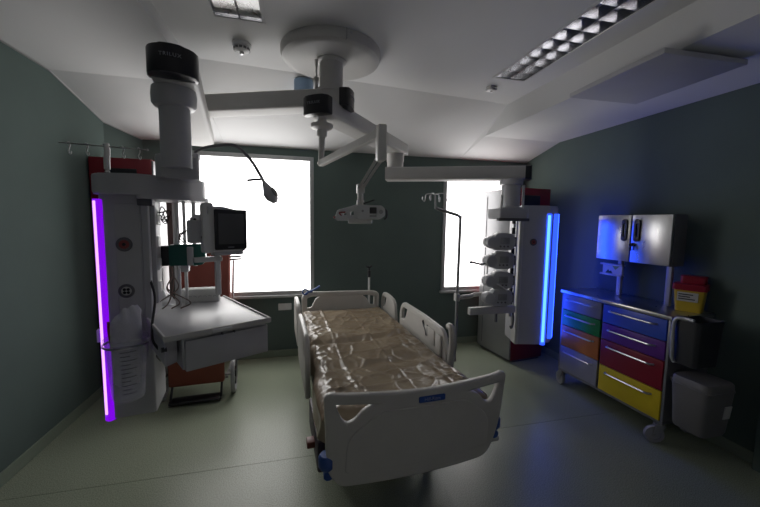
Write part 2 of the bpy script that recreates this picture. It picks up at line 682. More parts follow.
# smoke detector
t = Thing('smoke_detector', 'round white smoke detector on the ceiling beside the square light', 'smoke detector', (-.326, 2.46, ZC))
bm = NB()
lathe(bm, [(0, 0), (.058, 0), (.06, -.012), (.052, -.02), (0, -.02)])
t.part('base', bm, M_CEIL)
bm = NB()
lathe(bm, [(0, -.02), (.044, -.02), (.05, -.03), (.046, -.042), (.03, -.05), (0, -.05)])
t.part('body', bm, M_WHITE)
bm = NB()
for k in range(12):
    a = 2 * PI * k / 12
    box(bm, .044, .0505, -.009, .009, -.040, -.028, mtx=T(0, 0, 0, a))
t.part('vent_slots', bm, M_TRIM)
bm = NB()
lathe(bm, [(0, -.05), (.014, -.05), (.015, -.058), (.009, -.064), (0, -.064)], n=16)
t.part('sensor_tip', bm, M_CHROME)

# motion sensor
t = Thing('motion_sensor', 'small white box sensor on the ceiling beside the long louvred light', 'sensor', (1.58, 2.66, ZC), .15)
bm = NB()
box(bm, -.035, .035, -.03, .03, -.028, 0, .004)
t.part('housing', bm, M_WHITE)
bm = NB()
box(bm, -.016, .016, -.0315, -.0295, -.02, -.01, .0005)
t.part('lens_window', bm, M_BLACK)
bm = NB()
lathe(bm, [(0, -.028), (.012, -.028), (.008, -.033), (0, -.034)], n=14)
t.part('lens', bm, M_BLACK)

# access panel hung below the right field
t = Thing('ceiling_air_panel', 'flat pale square panel hanging just under the low ceiling by the right wall', 'ceiling panel', (2.20, 1.83, ZR), R(-2))
bm = NB()
box(bm, -.29, .29, -.34, .34, -.045, -.014, .005)
t.part('panel', bm, mat('grey panel enamel', (.56, .56, .58), .5, var=.02))
for x in (-.22, .22):
    for y in (-.27, .27):
        bm = NB()
        cyl(bm, (x, y, -.024), (x, y, 0), .012, n=10)
        t.part('spacer', bm, M_DSTEEL)

# ------------------------------------------------------------------ ceiling mount with arms
HUB = Vector((.24, 2.42, 0))


def beam_bm(p0, p1, w, z0, z1, ch=.025):
    """box beam with softened lower and upper edges, from p0 to p1 (plan)"""
    bm = NB()
    p0, p1 = Vector((p0[0], p0[1], 0)), Vector((p1[0], p1[1], 0))
    d = (p1 - p0).normalized()
    s = Vector((d.y, -d.x, 0))
    h = w / 2
    prof = rpoly([(-h, z0), (h, z0), (h, z1), (-h, z1)], [ch, ch, ch * .6, ch * .6], 4)
    A = [bm.verts.new(p0 + s * x + Vector((0, 0, z))) for x, z in prof]
    B = [bm.verts.new(p1 + s * x + Vector((0, 0, z))) for x, z in prof]
    n = len(prof)
    for i in range(n):
        bm.faces.new((A[i], A[(i + 1) % n], B[(i + 1) % n], B[i]))
    bm.faces.new(A)
    bm.faces.new(B[::-1])
    return bm


def cap_bm(p, d, w, z0, z1, bow=.045):
    """bowed end cap looking along d"""
    d = Vector((d[0], d[1], 0)).normalized()
    ang = math.atan2(d.y, d.x) + PI / 2
    h = w / 2 + .004
    pts = [(h, .03)] + [(h * math.cos(PI * k / 16), -.012 - bow * math.sin(PI * k / 16)) for k in range(17)] + [(-h, .03)]
    bm = NB()
    prism(bm, pts, z0, z1, .008, T(p[0], p[1], 0, ang))
    return bm, ang


def cap_text(p, ang, w, zc, size, bow=.045):
    h = w / 2 + .004

    def df(c):
        x = max(-h, min(h, c.x))
        return Vector((c.x, c.y - .0125 - bow * math.sqrt(max(0, 1 - (x / h) ** 2)), c.z))
    bm = NB()
    text(bm, 'TRILUX', size, T(p[0], p[1], zc, ang), .0015, 1.25, df)
    return bm


t = Thing('ceiling_supply_mount', 'big round ceiling canopy with white swivel arms carrying the supply columns', 'ceiling mount', (HUB.x, HUB.y, ZC))
cm_ = t
bm = NB()
lathe(bm, [(0, ZC - .001), (.328, ZC - .001), (.328, 2.685), (.318, 2.664), (.295, 2.652), (.27, 2.652), (0, 2.668)], (HUB.x, HUB.y, 0), 64)
can = t.part('canopy', bm, M_ARM, world=True)
bm = NB()
box(bm, .302, .330, -.002, .002, 2.66, 2.72, mtx=T(HUB.x, HUB.y, 0, R(-80)))
t.part('canopy_seam', bm, M_DSTEEL, can, world=True)
for a in (-150, -75, 30, 120):
    bm = NB()
    cyl(bm, (HUB.x + .326 * math.cos(R(a)), HUB.y + .326 * math.sin(R(a)), 2.70), (HUB.x + .331 * math.cos(R(a)), HUB.y + .331 * math.sin(R(a)), 2.70), .008, n=10)
    t.part('canopy_screw', bm, M_CHROME, can, world=True)
bm = NB()
lathe(bm, [(0, 2.675), (.10, 2.675), (.10, 2.655), (.078, 2.645), (.078, 2.48), (.10, 2.475), (.10, 2.455), (0, 2.455)], (HUB.x, HUB.y, 0), 40)
t.part('column', bm, M_ARM, world=True)
bm = NB()
tube(bm, [(HUB.x - .10, HUB.y - .03, 2.65), (HUB.x - .10, HUB.y - .03, 2.47)], .012, 10)
box(bm, HUB.x - .115, HUB.x - .085, HUB.y - .045, HUB.y - .015, 2.51, 2.54, .004)
t.part('cable_guide', bm, M_ARM, world=True)
bm = NB()
lathe(bm, [(0, 2.70), (.075, 2.70), (.075, 2.57), (.06, 2.555), (0, 2.55)], (.07, 2.90, 0), 32)
t.part('secondary_flange', bm, M_SKYB, world=True, label='pale blue ceiling flange')

d1 = Vector((-.921, .39, 0)).normalized()
dR = Vector((.617, .787, 0)).normalized()
# first left arm
E1 = HUB + d1 * 1.02
BW = .17
t.part('upper_arm', beam_bm(HUB - d1 * .11, E1 + d1 * .12, BW, 2.352, 2.465), M_ARM, world=True)
bm, a1 = cap_bm(HUB - d1 * .11, -d1, BW, 2.352, 2.465, .03)
c1 = t.part('arm_end_cap', bm, M_BLACK, world=True)
t.part('lettering', cap_text(HUB - d1 * .11, a1, BW, 2.42, .026, .03), M_LETTER, c1, world=True)
# first right arm
E2 = HUB + dR * 1.17
t.part('upper_arm', beam_bm(HUB - dR * .165, E2 + dR * .12, BW + .01, 2.27, 2.38), M_ARM, world=True)
bm, a2 = cap_bm(HUB - dR * .165, -dR, BW + .01, 2.268, 2.382, .035)
c2 = t.part('arm_end_cap', bm, M_BLACK, world=True)
t.part('lettering', cap_text(HUB - dR * .165, a2, BW + .01, 2.335, .024, .035), M_LETTER, c2, world=True)
bm = NB()
lathe(bm, [(0, 2.355), (.09, 2.355), (.09, 2.345), (0, 2.345)], (HUB.x, HUB.y, 0), 32)
t.part('swivel_ring', bm, M_ARM, world=True)
# second left arm: below the first one, towards the front
N2, F2 = Vector((-.545, 1.85, 0)), Vector((-.80, 3.40, 0))
d2 = (N2 - F2).normalized()
t.part('lower_arm', beam_bm(N2, F2, .20, 2.242, 2.352), M_ARM, world=True)
bm, a3 = cap_bm(N2, d2, .20, 2.246, 2.366, .085)
c3 = t.part('arm_end_cap', bm, M_BLACK, world=True)
t.part('lettering', cap_text(N2, a3, .20, 2.318, .022, .085), M_LETTER, c3, world=True)
# second right arm: below the first one, towards the right
S3, N3 = E2 - Vector((.08, -.035, 0)), Vector((2.10, 2.86, 0))
d3 = (N3 - S3).normalized()
t.part('lower_arm', beam_bm(S3, N3, .19, 2.01, 2.132), M_ARM, world=True)
bm, a4 = cap_bm(N3, d3, .19, 2.01, 2.132, .03)
t.part('arm_end_cap', bm, M_BLACK, world=True)
bm = NB()
lathe(bm, [(0, 2.272), (.085, 2.272), (.085, 2.2), (.08, 2.19), (.08, 2.13), (0, 2.13)], (E2.x, E2.y, 0), 32)
t.part('elbow_joint', bm, M_ARM, world=True)

# ------------------------------------------------------------------ left supply pendant
CL = Vector((-.586, 1.985, 0))          # column axis
t = Thing('supply_pendant', 'grey medical supply column with a glowing violet light strip and drawer shelf', 'supply column', (CL.x, CL.y, .5))
bm = NB()
lathe(bm, [(0, 2.244), (.098, 2.244), (.102, 2.21), (.100, 2.17), (.09, 2.155), (.070, 2.15), (.070, 1.86), (0, 1.86)], (CL.x, CL.y, 0), 36)
t.part('column', bm, M_PEND, world=True)
bm = NB()
prism(bm, rpoly([(-.10, -.09), (.10, -.09), (.10, .10), (-.10, .10)], .04), 1.81, 1.93, .012, T(CL.x - .03, CL.y + .11, 0, R(20)))
t.part('column_foot', bm, M_PEND, world=True)
bm = NB()
hd = rpoly([(-1.022, 2.075), (-.80, 2.03), (-.585, 2.16), (-.535, 2.36), (-.62, 2.58), (-.98, 2.44), (-1.05, 2.30)], [.05, .05, .05, .07, .06, .05, .05])
prism(bm, hd, 1.725, 1.83, .014)
hp = t.part('head_housing', bm, M_PEND, world=True)
bm = NB()
hd2 = rpoly([(-.80, 2.015), (-.57, 2.15), (-.52, 2.36), (-.61, 2.60), (-.84, 2.48)], .05)
prism(bm, hd2, 1.705, 1.728, .004)
t.part('head_rim', bm, M_PEND, hp, world=True)
# body
th = R(8)
BL = Vector((-1.015, 2.096, 0))
mB = T(BL.x, BL.y, 0, th)
bm = NB()
prism(bm, rpoly([(.02, 0), (.235, 0), (.235, .27), (.02, .27)], .012), .5, 1.73, .004, mB)
body = t.part('body', bm, M_PEND, world=True)
bm = NB()
box(bm, .085, .20, -.004, .002, .98, 1.68, .002, 1, mB)
t.part('front_panel', bm, M_PEND, body, world=True)
bm = NB()
prism(bm, rpoly([(-.008, -.006), (.04, -.006), (.04, .05), (-.008, .05)], .016), .49, 1.70, .008, mB)
t.part('light_diffuser', bm, M_PBAND, world=True, label='glowing violet strip diffuser')
bm = NB()
box(bm, -.003, .010, -.0085, .02, .53, 1.69, .003, 2, mB)
t.part('light_core', bm, M_PCORE, world=True, label='white-violet lamp core')
for z, dot in ((1.462, True), (1.21, False)):
    bm = NB()
    m_ = mB @ T(.125, -.004, z) @ Matrix.Rotation(R(90), 4, 'X')
    lathe(bm, [(.022, 0), (.036, 0), (.038, .006), (.034, .009), (.024, .009), (.022, 0)], n=28, mtx=m_)
    so = t.part('outlet_ring', bm, M_TRIM, world=True)
    bm = NB()
    lathe(bm, [(0, .004), (.025, .004), (.024, .008), (.013, .009), (.0, .009)], n=24, mtx=m_)
    t.part('outlet_face', bm, M_PINK if dot else M_PAPER, so, world=True)
    bm = NB()
    if dot:
        lathe(bm, [(0, .0085), (.009, .0085), (.009, .012), (0, .012)], n=14, mtx=m_)
    else:
        for k in range(4):
            a = R(45 + 90 * k)
            cyl(bm, m_ @ Vector((.012 * math.cos(a), .012 * math.sin(a), .008)), m_ @ Vector((.012 * math.cos(a), .012 * math.sin(a), .0115)), .008, n=10)
    t.part('outlet_hole', bm, M_BLACK, so, world=True)
bm = NB()
box(bm, .205, .24, -.012, .03, .86, 1.735, .004, 1, mB)
t.part('side_channel', bm, M_PEND, world=True)
bm = NB()
box(bm, .195, .265, -.03, .04, 1.67, 1.73, .004, 1, mB)
t.part('corner_bracket', bm, M_TRIM, world=True)
bm = NB()
box(bm, -.03, -.012, .02, .05, .93, 1.0, .003, 1, mB)
t.part('rail_clip', bm, M_WHITE, world=True)
# socket strip facing sideways with small outlets
bm = NB()
box(bm, .235, .262, .04, .15, 1.12, 1.70, .004, 1, mB)
ss = t.part('socket_strip', bm, M_PEND, world=True)
for k in range(4):
    bm = NB()
    z = 1.60 - .13 * k
    box(bm, .2, .268, .06, .13, z - .035, z + .035, .006, 1, mB)
    so = t.part('socket', bm, M_WHITE, ss, world=True)
# hook rail on a post
bm = NB()
pp = Vector((-.955, 2.12, 0))
tube(bm, [(pp.x, pp.y, 1.84), (pp.x, pp.y, 1.90), (pp.x + .006, pp.y - .005, 1.955), (pp.x + .005, pp.y - .012, 1.985)], .014, 12, 4)
t.part('rail_post', bm, M_WHITE, world=True)
bm = NB()
ra, rb = Vector((-1.15, 2.10, 1.975)), Vector((-.765, 2.12, 1.965))
cyl(bm, ra, rb, .0035, n=10)
lathe(bm, [(0, -.007), (.006, -.004), (.006, .004), (0, .007)], tuple(rb), 12)
hr = t.part('hook_rail', bm, M_DSTEEL, world=True)
for x in (-1.11, -1.035, -.878, -.805):
    q = ra + (rb - ra) * ((x - ra.x) / (rb.x - ra.x))
    bm = NB()
    tube(bm, [q + Vector(v) for v in ((-.006, 0, -.002), (0, -.004, .006), (.006, 0, 0), (.003, 0, -.02), (-.002, 0, -.036), (.004, 0, -.052), (.010, 0, -.046), (.009, 0, -.038))], .0027, 8, 4)
    t.part('hook', bm, M_WHITE, hr, world=True)
# drawer shelf
sa = R(29)
FLc = Vector((-.594, 1.746, 0))
mS = T(FLc.x, FLc.y, 0, sa)
bm = NB()
box(bm, -.004, .52, .0, .76, 1.022, 1.048, .008, 2, mS)
tb = t.part('shelf_top', bm, M_PEND, world=True)
bm = NB()
for a in ((-.004, .516, -.014, .002, 1.03, 1.058), (.506, .520, .0, .76, 1.03, 1.056), (-.008, .004, .0, .5, 1.03, 1.056)):
    box(bm, *a, .005, 2, mS)
t.part('shelf_edge', bm, M_ARM, tb, world=True)
bm = NB()
box(bm, .20, .30, -.022, .02, 1.034, 1.052, .006, 2, mS)
t.part('front_grip', bm, M_WHITE, world=True)
bm = NB()
box(bm, .075, .50, .03, .70, .86, 1.022, .006, 2, mS)
dr = t.part('drawer_box', bm, M_PEND, world=True)
bm = NB()
box(bm, .085, .505, .012, .032, .855, 1.010, .006, 2, mS)
t.part('drawer_front', bm, M_PEND, world=True)
for x in (.25, .31):
    bm = NB()
    cyl(bm, mS @ Vector((x, -.016, 1.02)), mS @ Vector((x, -.004, 1.02)), .006, n=10)
    t.part('drawer_knob', bm, M_TRIM, world=True)
bm = NB()
prism(bm, [(0, .02), (.06, .06), (.075, .66), (0, .66)], .90, 1.022, .004, mS)
t.part('shelf_bracket', bm, M_PEND, world=True)
bm = NB()
cyl(bm, mS @ Vector((-.012, .03, .985)), mS @ Vector((.01, .03, .985)), .012, n=14)
t.part('bracket_knob', bm, M_BLACK, world=True)
# poles between head and shelf
for nm, (x, y), r, z0 in (('pole', (-.728, 2.40), .018, 1.047), ('pole', (-.635, 2.44), .012, 1.30), ('pole', (-.692, 2.44), .010, 1.047)):
    bm = NB()
    cyl(bm, (x, y, z0), (x, y, 1.72), r, n=18)
    t.part(nm, bm, mat('satin pole', (.55, .55, .55), .38, .35, var=.03), world=True)
bm = NB()
box(bm, .10, .20, .21, .30, .70, .90, .008, 2, T(BL.x + .13, BL.y + .05, 0, th))
t.part('side_unit', bm, M_WHITE, world=True, label='white box below the shelf')
bm = NB()
cyl(bm, (-.79, 2.345, .76), (-.79, 2.30, .76), .012, n=12)
t.part('side_unit_knob', bm, M_BLACK, world=True)
# cables
bm = NB()
tube(bm, [(-.79, 2.20, 1.42), (-.80, 2.16, 1.30), (-.74, 2.06, 1.18), (-.73, 1.98, 1.05), (-.70, 1.90, .99), (-.68, 1.93, .92), (-.735, 2.04, .86), (-.75, 2.13, .80)], .0065, 8, 8)
t.part('cable', bm, M_CABLE, world=True)
for k in range(4):
    bm = NB()
    q = random.random
    tube(bm, [(-.75 + .03 * q(), 2.325, 1.317), (-.73, 2.32 + .03 * q(), 1.26), (-.78 + .1 * q(), 2.35, 1.17), (-.82 + .06 * k, 2.32, 1.09), (-.84 + .05 * k, 2.30, 1.056)], .004, 8, 8)
    t.part('cable', bm, M_CABLEG, world=True)
for k in range(3):
    bm = NB()
    q = random.random
    tube(bm, [(-.66, 2.42, 1.60), (-.64 + .03 * q(), 2.36, 1.55), (-.69, 2.34, 1.49 + .02 * q()), (-.69 + .02 * k, 2.33, 1.458)], .0035, 8, 8)
    t.part('cable', bm, M_CABLE if k else M_CABLEG, world=True)
bm = NB()
box(bm, -.83, -.775, 2.26, 2.30, 1.56, 1.70, .006)
t.part('plug_box', bm, M_WHITE, world=True)
bm = NB()
box(bm, -.815, -.79, 2.255, 2.262, 1.655, 1.68, .001)
t.part('plug_face', bm, M_BLACK, world=True)
for k in range(4):
    bm = NB()
    a = k * 1.6
    tube(bm, [(-.775, 2.27, 1.63), (-.75, 2.25, 1.64 + .03 * math.sin(a)), (-.72 + .012 * math.cos(a), 2.25, 1.615 + .03 * math.cos(a)), (-.735, 2.26, 1.575 + .012 * k), (-.765, 2.27, 1.60), (-.74, 2.26, 1.65)], .003, 6, 8)
    t.part('coiled_lead', bm, M_CABLE, world=True)
# flexible arm holding the monitor
bm = NB()
cyl(bm, (-.635, 2.44, 1.58), (-.50, 2.36, 1.58), .016, n=14)
box(bm, -.655, -.615, 2.42, 2.46, 1.545, 1.615, .006)
t.part('monitor_arm', bm, M_PEND, world=True)
bm = NB()
box(bm, -.62, -.545, 2.33, 2.40, 1.53, 1.63, .008)
pb = t.part('arm_joint_box', bm, M_PEND, world=True)
for x, z in ((-.60, 1.60), (-.57, 1.56), (-.565, 1.61)):
    bm = NB()
    cyl(bm, (x, 2.325, z), (x, 2.335, z), .008, n=10)
    t.part('joint_bolt', bm, M_BLACK, pb, world=True)

# green pump on the pole
t = Thing('infusion_device', 'dark teal green box device clamped to the steel pole above the shelf', 'medical device', (-.660, 2.325, 1.32), R(6))
bm = NB()
prism(bm, rpoly([(-.085, 0), (.095, 0), (.115, .03), (.115, .095), (.095, .13), (-.085, .125)], .01), -.03, .03, .006, Matrix.Rotation(R(90), 4, 'X'))
t.part('housing', bm, M_GREEN)
bm = NB()
box(bm, .015, .05, -.04, -.02, .0, .115, .006)
t.part('clamp_strip', bm, M_PEND)
bm = NB()
box(bm, -.025, .02, -.03, .03, -.04, 0, .006)
t.part('clamp', bm, M_PEND)
bm = NB()
box(bm, -.125, -.08, -.035, .035, .0, .12, .008)
t.part('black_side_cover', bm, M_BLACK)
for k in range(3):
    bm = NB()
    z = .03 + .032 * k
    lathe(bm, [(0, 0), (.014, 0), (.015, .012), (.010, .02), (0, .02)], n=14, mtx=T(-.125, -.005, z, 0, 0, R(-90)))
    t.part('connector', bm, M_PEND)

# monitor
t = Thing('patient_monitor', 'grey patient monitor with dark screen on an arm above the shelf', 'monitor', (-.425, 2.30, 1.405), R(30))
bm = NB()
prism(bm, rpoly([(-.085, 0), (.115, 0), (.118, .245), (-.02, .275), (-.085, .275)], .01), -.025, .025, .008, T(0, 0, 0) @ Matrix.Rotation(R(90), 4, 'X'))
fr = t.part('front_frame', bm, M_WHITE)
bm = NB()
box(bm, -.072, .122, -.04, -.02, .012, .258, .008)
bz = t.part('bezel', bm, M_BLACK)
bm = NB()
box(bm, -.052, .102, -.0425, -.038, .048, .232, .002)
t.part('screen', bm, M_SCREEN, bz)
bm = NB()
box(bm, .002, .038, -.0412, -.0398, .025, .031)
t.part('maker_mark', bm, M_LETTER, bz)
bm = NB()
box(bm, -.20, -.07, .0, .065, .055, .19, .01)
rr = t.part('rear_housing', bm, M_PEND)
for x in (-.13, -.095):
    bm = NB()
    cyl(bm, (x, -.004, .09), (x, .004, .09), .010, n=14)
    t.part('connector', bm, M_TRIM, rr)
bm = NB()
plate(bm, [rpoly([(-.130, .0), (-.078, .0), (-.078, .29), (-.118, .292), (-.130, .28)], .012), rpoly([(-.114, .225), (-.098, .225), (-.098, .275), (-.114, .275)], .006, 4)], .05, .005)
t.part('carry_handle', bm, M_WHITE)
bm = NB()
box(bm, -.075, .10, -.03, .04, -.022, .002, .006)
t.part('base_plate', bm, M_PEND)
bm = NB()
box(bm, -.06, -.03, 0, .03, -.27, -.015, .005)
box(bm, -.18, -.02, .0, .03, -.06, -.03, .004)
t.part('mounting_bracket', bm, M_WHITE)
for z in (-.035, -.052):
    bm = NB()
    cyl(bm, (.02, -.01, z), (.09, -.01, z), .006, n=10)
    t.part('clamp_screw', bm, M_DSTEEL)

# gooseneck lamp
t = Thing('gooseneck_lamp', 'grey examination lamp on a thin black gooseneck bent over the window', 'lamp', (-.545, 2.15, 1.931))
bm = NB()
path = [(-.545, 2.16, 1.95), (-.535, 2.17, 1.985), (-.46, 2.19, 2.018), (-.356, 2.2, 2.034), (-.30, 2.2, 2.005), (-.245, 2.2, 1.94), (-.194, 2.2, 1.852)]
tube(bm, path, .009, 10, 8)
t.part('gooseneck', bm, M_TRIM, world=True)
bm = NB()
box(bm, -.57, -.52, 2.12, 2.18, 1.931, 1.965, .006)
t.part('clamp', bm, M_PEND, world=True)
bm = NB()
dirv = Vector((.42, -.15, -.80)).normalized()
base = Vector((-.197, 2.2, 1.856))
x_, y_ = frame_of(dirv)
mm = Matrix((x_, y_, dirv)).transposed().to_4x4()
mm.translation = base
lathe(bm, [(0, 0), (.012, 0), (.015, .03), (.028, .055), (.046, .085), (.052, .115), (.044, .15), (.024, .168), (0, .172)], n=24, mtx=mm, sy=.6)
lh = t.part('lamp_head', bm, M_PEND, world=True)
bm = NB()
lathe(bm, [(0, 0), (.030, 0), (.032, .004), (.0, .005)], n=22, mtx=mm @ T(0, 0, .115) @ Matrix.Rotation(R(-90), 4, 'X') @ T(0, 0, -.031))
lathe(bm, [(0, 0), (.030, 0), (.032, .004), (.0, .005)], n=22, mtx=mm @ T(0, 0, .115) @ Matrix.Rotation(R(90), 4, 'X') @ T(0, 0, -.031))
t.part('lens', bm, M_TRIM, lh, world=True)
bm = NB()
tube(bm, [base + Vector((.01, -.01, -.012)), (-.24, 2.18, 1.838), (-.275, 2.18, 1.832)], .007, 10, 4)
t.part('handle', bm, M_TRIM, lh, world=True)

# jug with film bag in a ring holder
t = Thing('measuring_jug', 'clear graduated plastic jug hanging on the front of the violet-lit column', 'jug', (-.855, 1.99, .665))
bm = NB()
lathe(bm, [(0, 0), (.066, 0), (.072, .012), (.092, .31), (.098, .318), (.098, .326), (.089, .322), (.069, .014), (0, .008)], n=36)
jg = t.part('jug_body', bm, M_CLEAR)
bm = NB()
for k in range(11):
    z = .05 + .022 * k
    r = .072 + .02 * (z - .012) / .3 + .0012
    n = 6 if k % 2 else 10
    for i in range(n):
        a0, a1_ = R(-86 + 4.5 * i), R(-86 + 4.5 * (i + 1))
        quad(bm, (r * math.cos(a0), r * math.sin(a0), z), (r * math.cos(a1_), r * math.sin(a1_), z), (r * math.cos(a1_), r * math.sin(a1_), z + .003), (r * math.cos(a0), r * math.sin(a0), z + .003))
t.part('graduation_marks', bm, M_INK, jg)
bm = NB()
lathe(bm, [(.0965, .290), (.102, .290), (.102, .300), (.0965, .300), (.0965, .290)], n=36)
tube(bm, [(.0, .1, .295), (.0, .112, .295), (-.004, .120, .295)], .007, 8)
t.part('holder_ring', bm, M_CHROME)
bm = NB()
tube(bm, [(.093, -.02, .30), (.118, -.03, .315), (.125, -.03, .29), (.115, -.03, .24), (.09, -.02, .2)], .006, 8, 5)
t.part('jug_handle', bm, M_CLEAR)

t = Thing('plastic_bag', 'crumpled clear plastic film bag stuffed into the measuring jug', 'bag', (-.855, 1.99, .665))
bm = NB()
n, mrow = 36, 16
rings = []
for j in range(mrow + 1):
    s = j / mrow
    z = .08 + .355 * s
    ring = []
    for i in range(n):
        a = 2 * PI * i / n
        rb_ = .055 + .02 * s if s < .55 else (.066 + .02 * math.sin((s - .55) * 6))
        if s > .85:
            rb_ *= 1 - (s - .85) * 2.0
        nz = noise.noise(Vector((math.cos(a) * 2.2, math.sin(a) * 2.2, z * 14)))
        r = rb_ * (1 + .32 * nz)
        if z < .40:
            r = min(r, (.069 + .02 * min(z, .32) / .32) * .80)
        lean = -.03 * max(0, s - .8)
        ring.append(bm.verts.new((r * math.cos(a) + lean, r * math.sin(a) * .8, z + .02 * nz - .06 * s * s * math.cos(a - 2.6))))
    rings.append(ring)
for a, b in zip(rings, rings[1:]):
    for i in range(n):
        bm.faces.new((a[i], a[(i + 1) % n], b[(i + 1) % n], b[i]))
bm.faces.new(rings[0][::-1])
t.part('film', bm, M_BAG, ang=80)
bm = NB()
tube(bm, [(-.06, -.02, .28), (-.06, -.035, .37), (-.055, -.045, .42)], .006, 8, 4)
t.part('red_tie', bm, M_PINK)

# glove box and film on the shelf
t = Thing('glove_box', 'white printed cardboard box standing at the back of the shelf', 'box', (-.63, 2.52, 1.049), R(4))
bm = NB()
box(bm, -.115, .115, -.03, .06, 0, .085, .003)
gb = t.part('carton', bm, M_PAPER)
bm = NB()
for k in range(7):
    x = -.09 + .03 * k
    tube(bm, [(x - .01, -.0312, .03 + .006 * (k % 3)), (x, -.0312, .042), (x + .012, -.0312, .034 + .005 * (k % 2))], .002, 6, 3)
t.part('print', bm, M_DSTEEL, gb)
t = Thing('plastic_wrap', 'loose crumpled clear wrapping lying on the shelf behind the column', 'wrap', (-.84, 2.455, 1.049))
bm = NB()
for j in range(13):
    for i in range(17):
        u, v = i / 16, j / 12
        e = math.sin(PI * u) * math.sin(PI * v)
        bm.verts.new((-.10 + .18 * u, -.055 + .12 * v, .002 + e * (.07 + .07 * noise.noise(Vector((u * 6, v * 6, 2))))))
bm.verts.ensure_lookup_table()
for j in range(12):
    for i in range(16):
        a = j * 17 + i
        bm.faces.new([bm.verts[k] for k in (a, a + 1, a + 18, a + 17)])
t.part('film', bm, M_BAG, ang=80)

# ------------------------------------------------------------------ right supply pendant
CR = Vector((1.965, 2.89, 0))
t = Thing('supply_pendant', 'grey medical supply column with two glowing blue light strips beside red locker', 'supply column', (CR.x, CR.y, .42))
bm = NB()
lathe(bm, [(0, 2.012), (.105, 2.012), (.105, 1.965), (.085, 1.955), (.085, 1.76), (.11, 1.75), (.11, 1.725), (0, 1.725)], (CR.x, CR.y, 0), 36)
t.part('column', bm, M_PEND, world=True)
for dx in (-.125, .10):
    bm = NB()
    cyl(bm, (CR.x + dx, CR.y - .05, 1.73), (CR.x + dx, CR.y - .05, 1.86 if dx < 0 else 1.96), .012, n=12)
    t.part('cable_tube', bm, M_WHITE, world=True)
bm = NB()
prism(bm, rpoly([(1.80, 2.80), (2.09, 2.77), (2.12, 3.06), (1.84, 3.08)], .03), 1.645, 1.74, .012)
hp = t.part('head_housing', bm, M_PEND, world=True)
bm = NB()
box(bm, 1.77, 2.09, 2.765, 2.80, 1.625, 1.652, .003)
t.part('head_rim', bm, M_TRIM, hp, world=True)
# body, turned towards the bed
mB = T(2.075, 2.86, 0, R(-14))
bm = NB()
pts = rpoly([(0, 0), (.27, 0), (.30, .05), (.385, .07), (.385, .30), (0, .30)], [.01, .03, .02, .03, .02, .01])
prism(bm, pts, .43, 1.775, .02, mB)
t.part('body', bm, M_PEND, world=True)
bm = NB()
box(bm, -.012, .02, -.008, .10, .43, 1.70, .004, 1, mB)
t.part('edge_channel', bm, M_ARM, world=True)
for (x, y), a, m1, m2, z0 in (((.262, .006), -8, M_BCORE, M_BBAND, .425), ((.352, .066), -8, M_BBAND, M_BBAND, .47)):
    mL = mB @ T(x, y, 0, R(a))
    bm = NB()
    prism(bm, rpoly([(-.026, -.012), (.026, -.012), (.026, .03), (-.026, .03)], .012), z0, 1.70, .006, mL)
    ld = t.part('light_diffuser', bm, m2, world=True, label='glowing blue strip diffuser')
    if m1 is M_BBAND:
        bm = NB()
        prism(bm, rpoly([(.026, .03), (.045, .03), (.045, .16), (.026, .16)], .008), z0, 1.70, .004, mL)
        t.part('side_light_strip', bm, M_BSIDE, world=True, label='blue light strip facing the wall')
    if m1 is M_BCORE:
        bm = NB()
        box(bm, -.014, .012, -.017, -.008, z0 + .03, 1.685, .004, 2, mL)
        t.part('light_core', bm, m1, world=True, label='bright pale blue lamp core')
m_ = mB @ T(.12, -.001, 1.43) @ Matrix.Rotation(R(90), 4, 'X')
bm = NB()
lathe(bm, [(.018, 0), (.032, 0), (.034, .006), (.03, .009), (.02, .009), (.018, 0)], n=24, mtx=m_)
so = t.part('outlet_ring', bm, M_TRIM, world=True)
bm = NB()
lathe(bm, [(0, .003), (.021, .003), (.020, .008), (0, .008)], n=20, mtx=m_)
t.part('outlet_face', bm, M_PINK, so, world=True)
bm = NB()
lathe(bm, [(0, .008), (.007, .008), (.007, .011), (0, .011)], n=12, mtx=m_)
t.part('outlet_hole', bm, M_BLACK, so, world=True)
# vertical rail carrying pumps, socket row
bm = NB()
cyl(bm, (1.985, 2.84, .72), (1.985, 2.84, 1.70), .014, n=14)
t.part('pump_rail', bm, M_STEEL, world=True)
bm = NB()
cyl(bm, (2.035, 2.87, .60), (2.035, 2.87, 1.70), .012, n=14)
t.part('pump_rail', bm, M_STEEL, world=True)
for k in range(9):
    bm = NB()
    z = 1.63 - .095 * k
    box(bm, 1.955, 1.985, 2.815, 2.835, z - .03, z + .03, .004)
    t.part('clamp_block', bm, M_BLACK, world=True)
# rail arms near the bottom
bm = NB()
box(bm, 1.52, 1.99, 2.76, 2.81, .772, .838, .006)
t.part('accessory_rail', bm, M_ARM, world=True)
bm = NB()
tube(bm, [(1.40, 2.80, .93), (1.56, 2.84, .93), (1.66, 2.905, .93), (1.99, 2.905, .93)], .02, 14, 4)
box(bm, 1.385, 1.425, 2.775, 2.825, .90, .97, .006)
t.part('pole_arm', bm, M_ARM, world=True)
bm = NB()
cyl(bm, (1.80, 2.785, .69), (1.80, 2.785, .78), .012, n=12)
t.part('rail_clamp', bm, M_TRIM, world=True)
bm = NB()
tube(bm, [(1.98, 2.80, .80), (1.99, 2.79, .70), (1.975, 2.79, .62), (1.955, 2.79, .64)], .009, 8, 4)
t.part('rail_clamp', bm, M_TRIM, world=True)
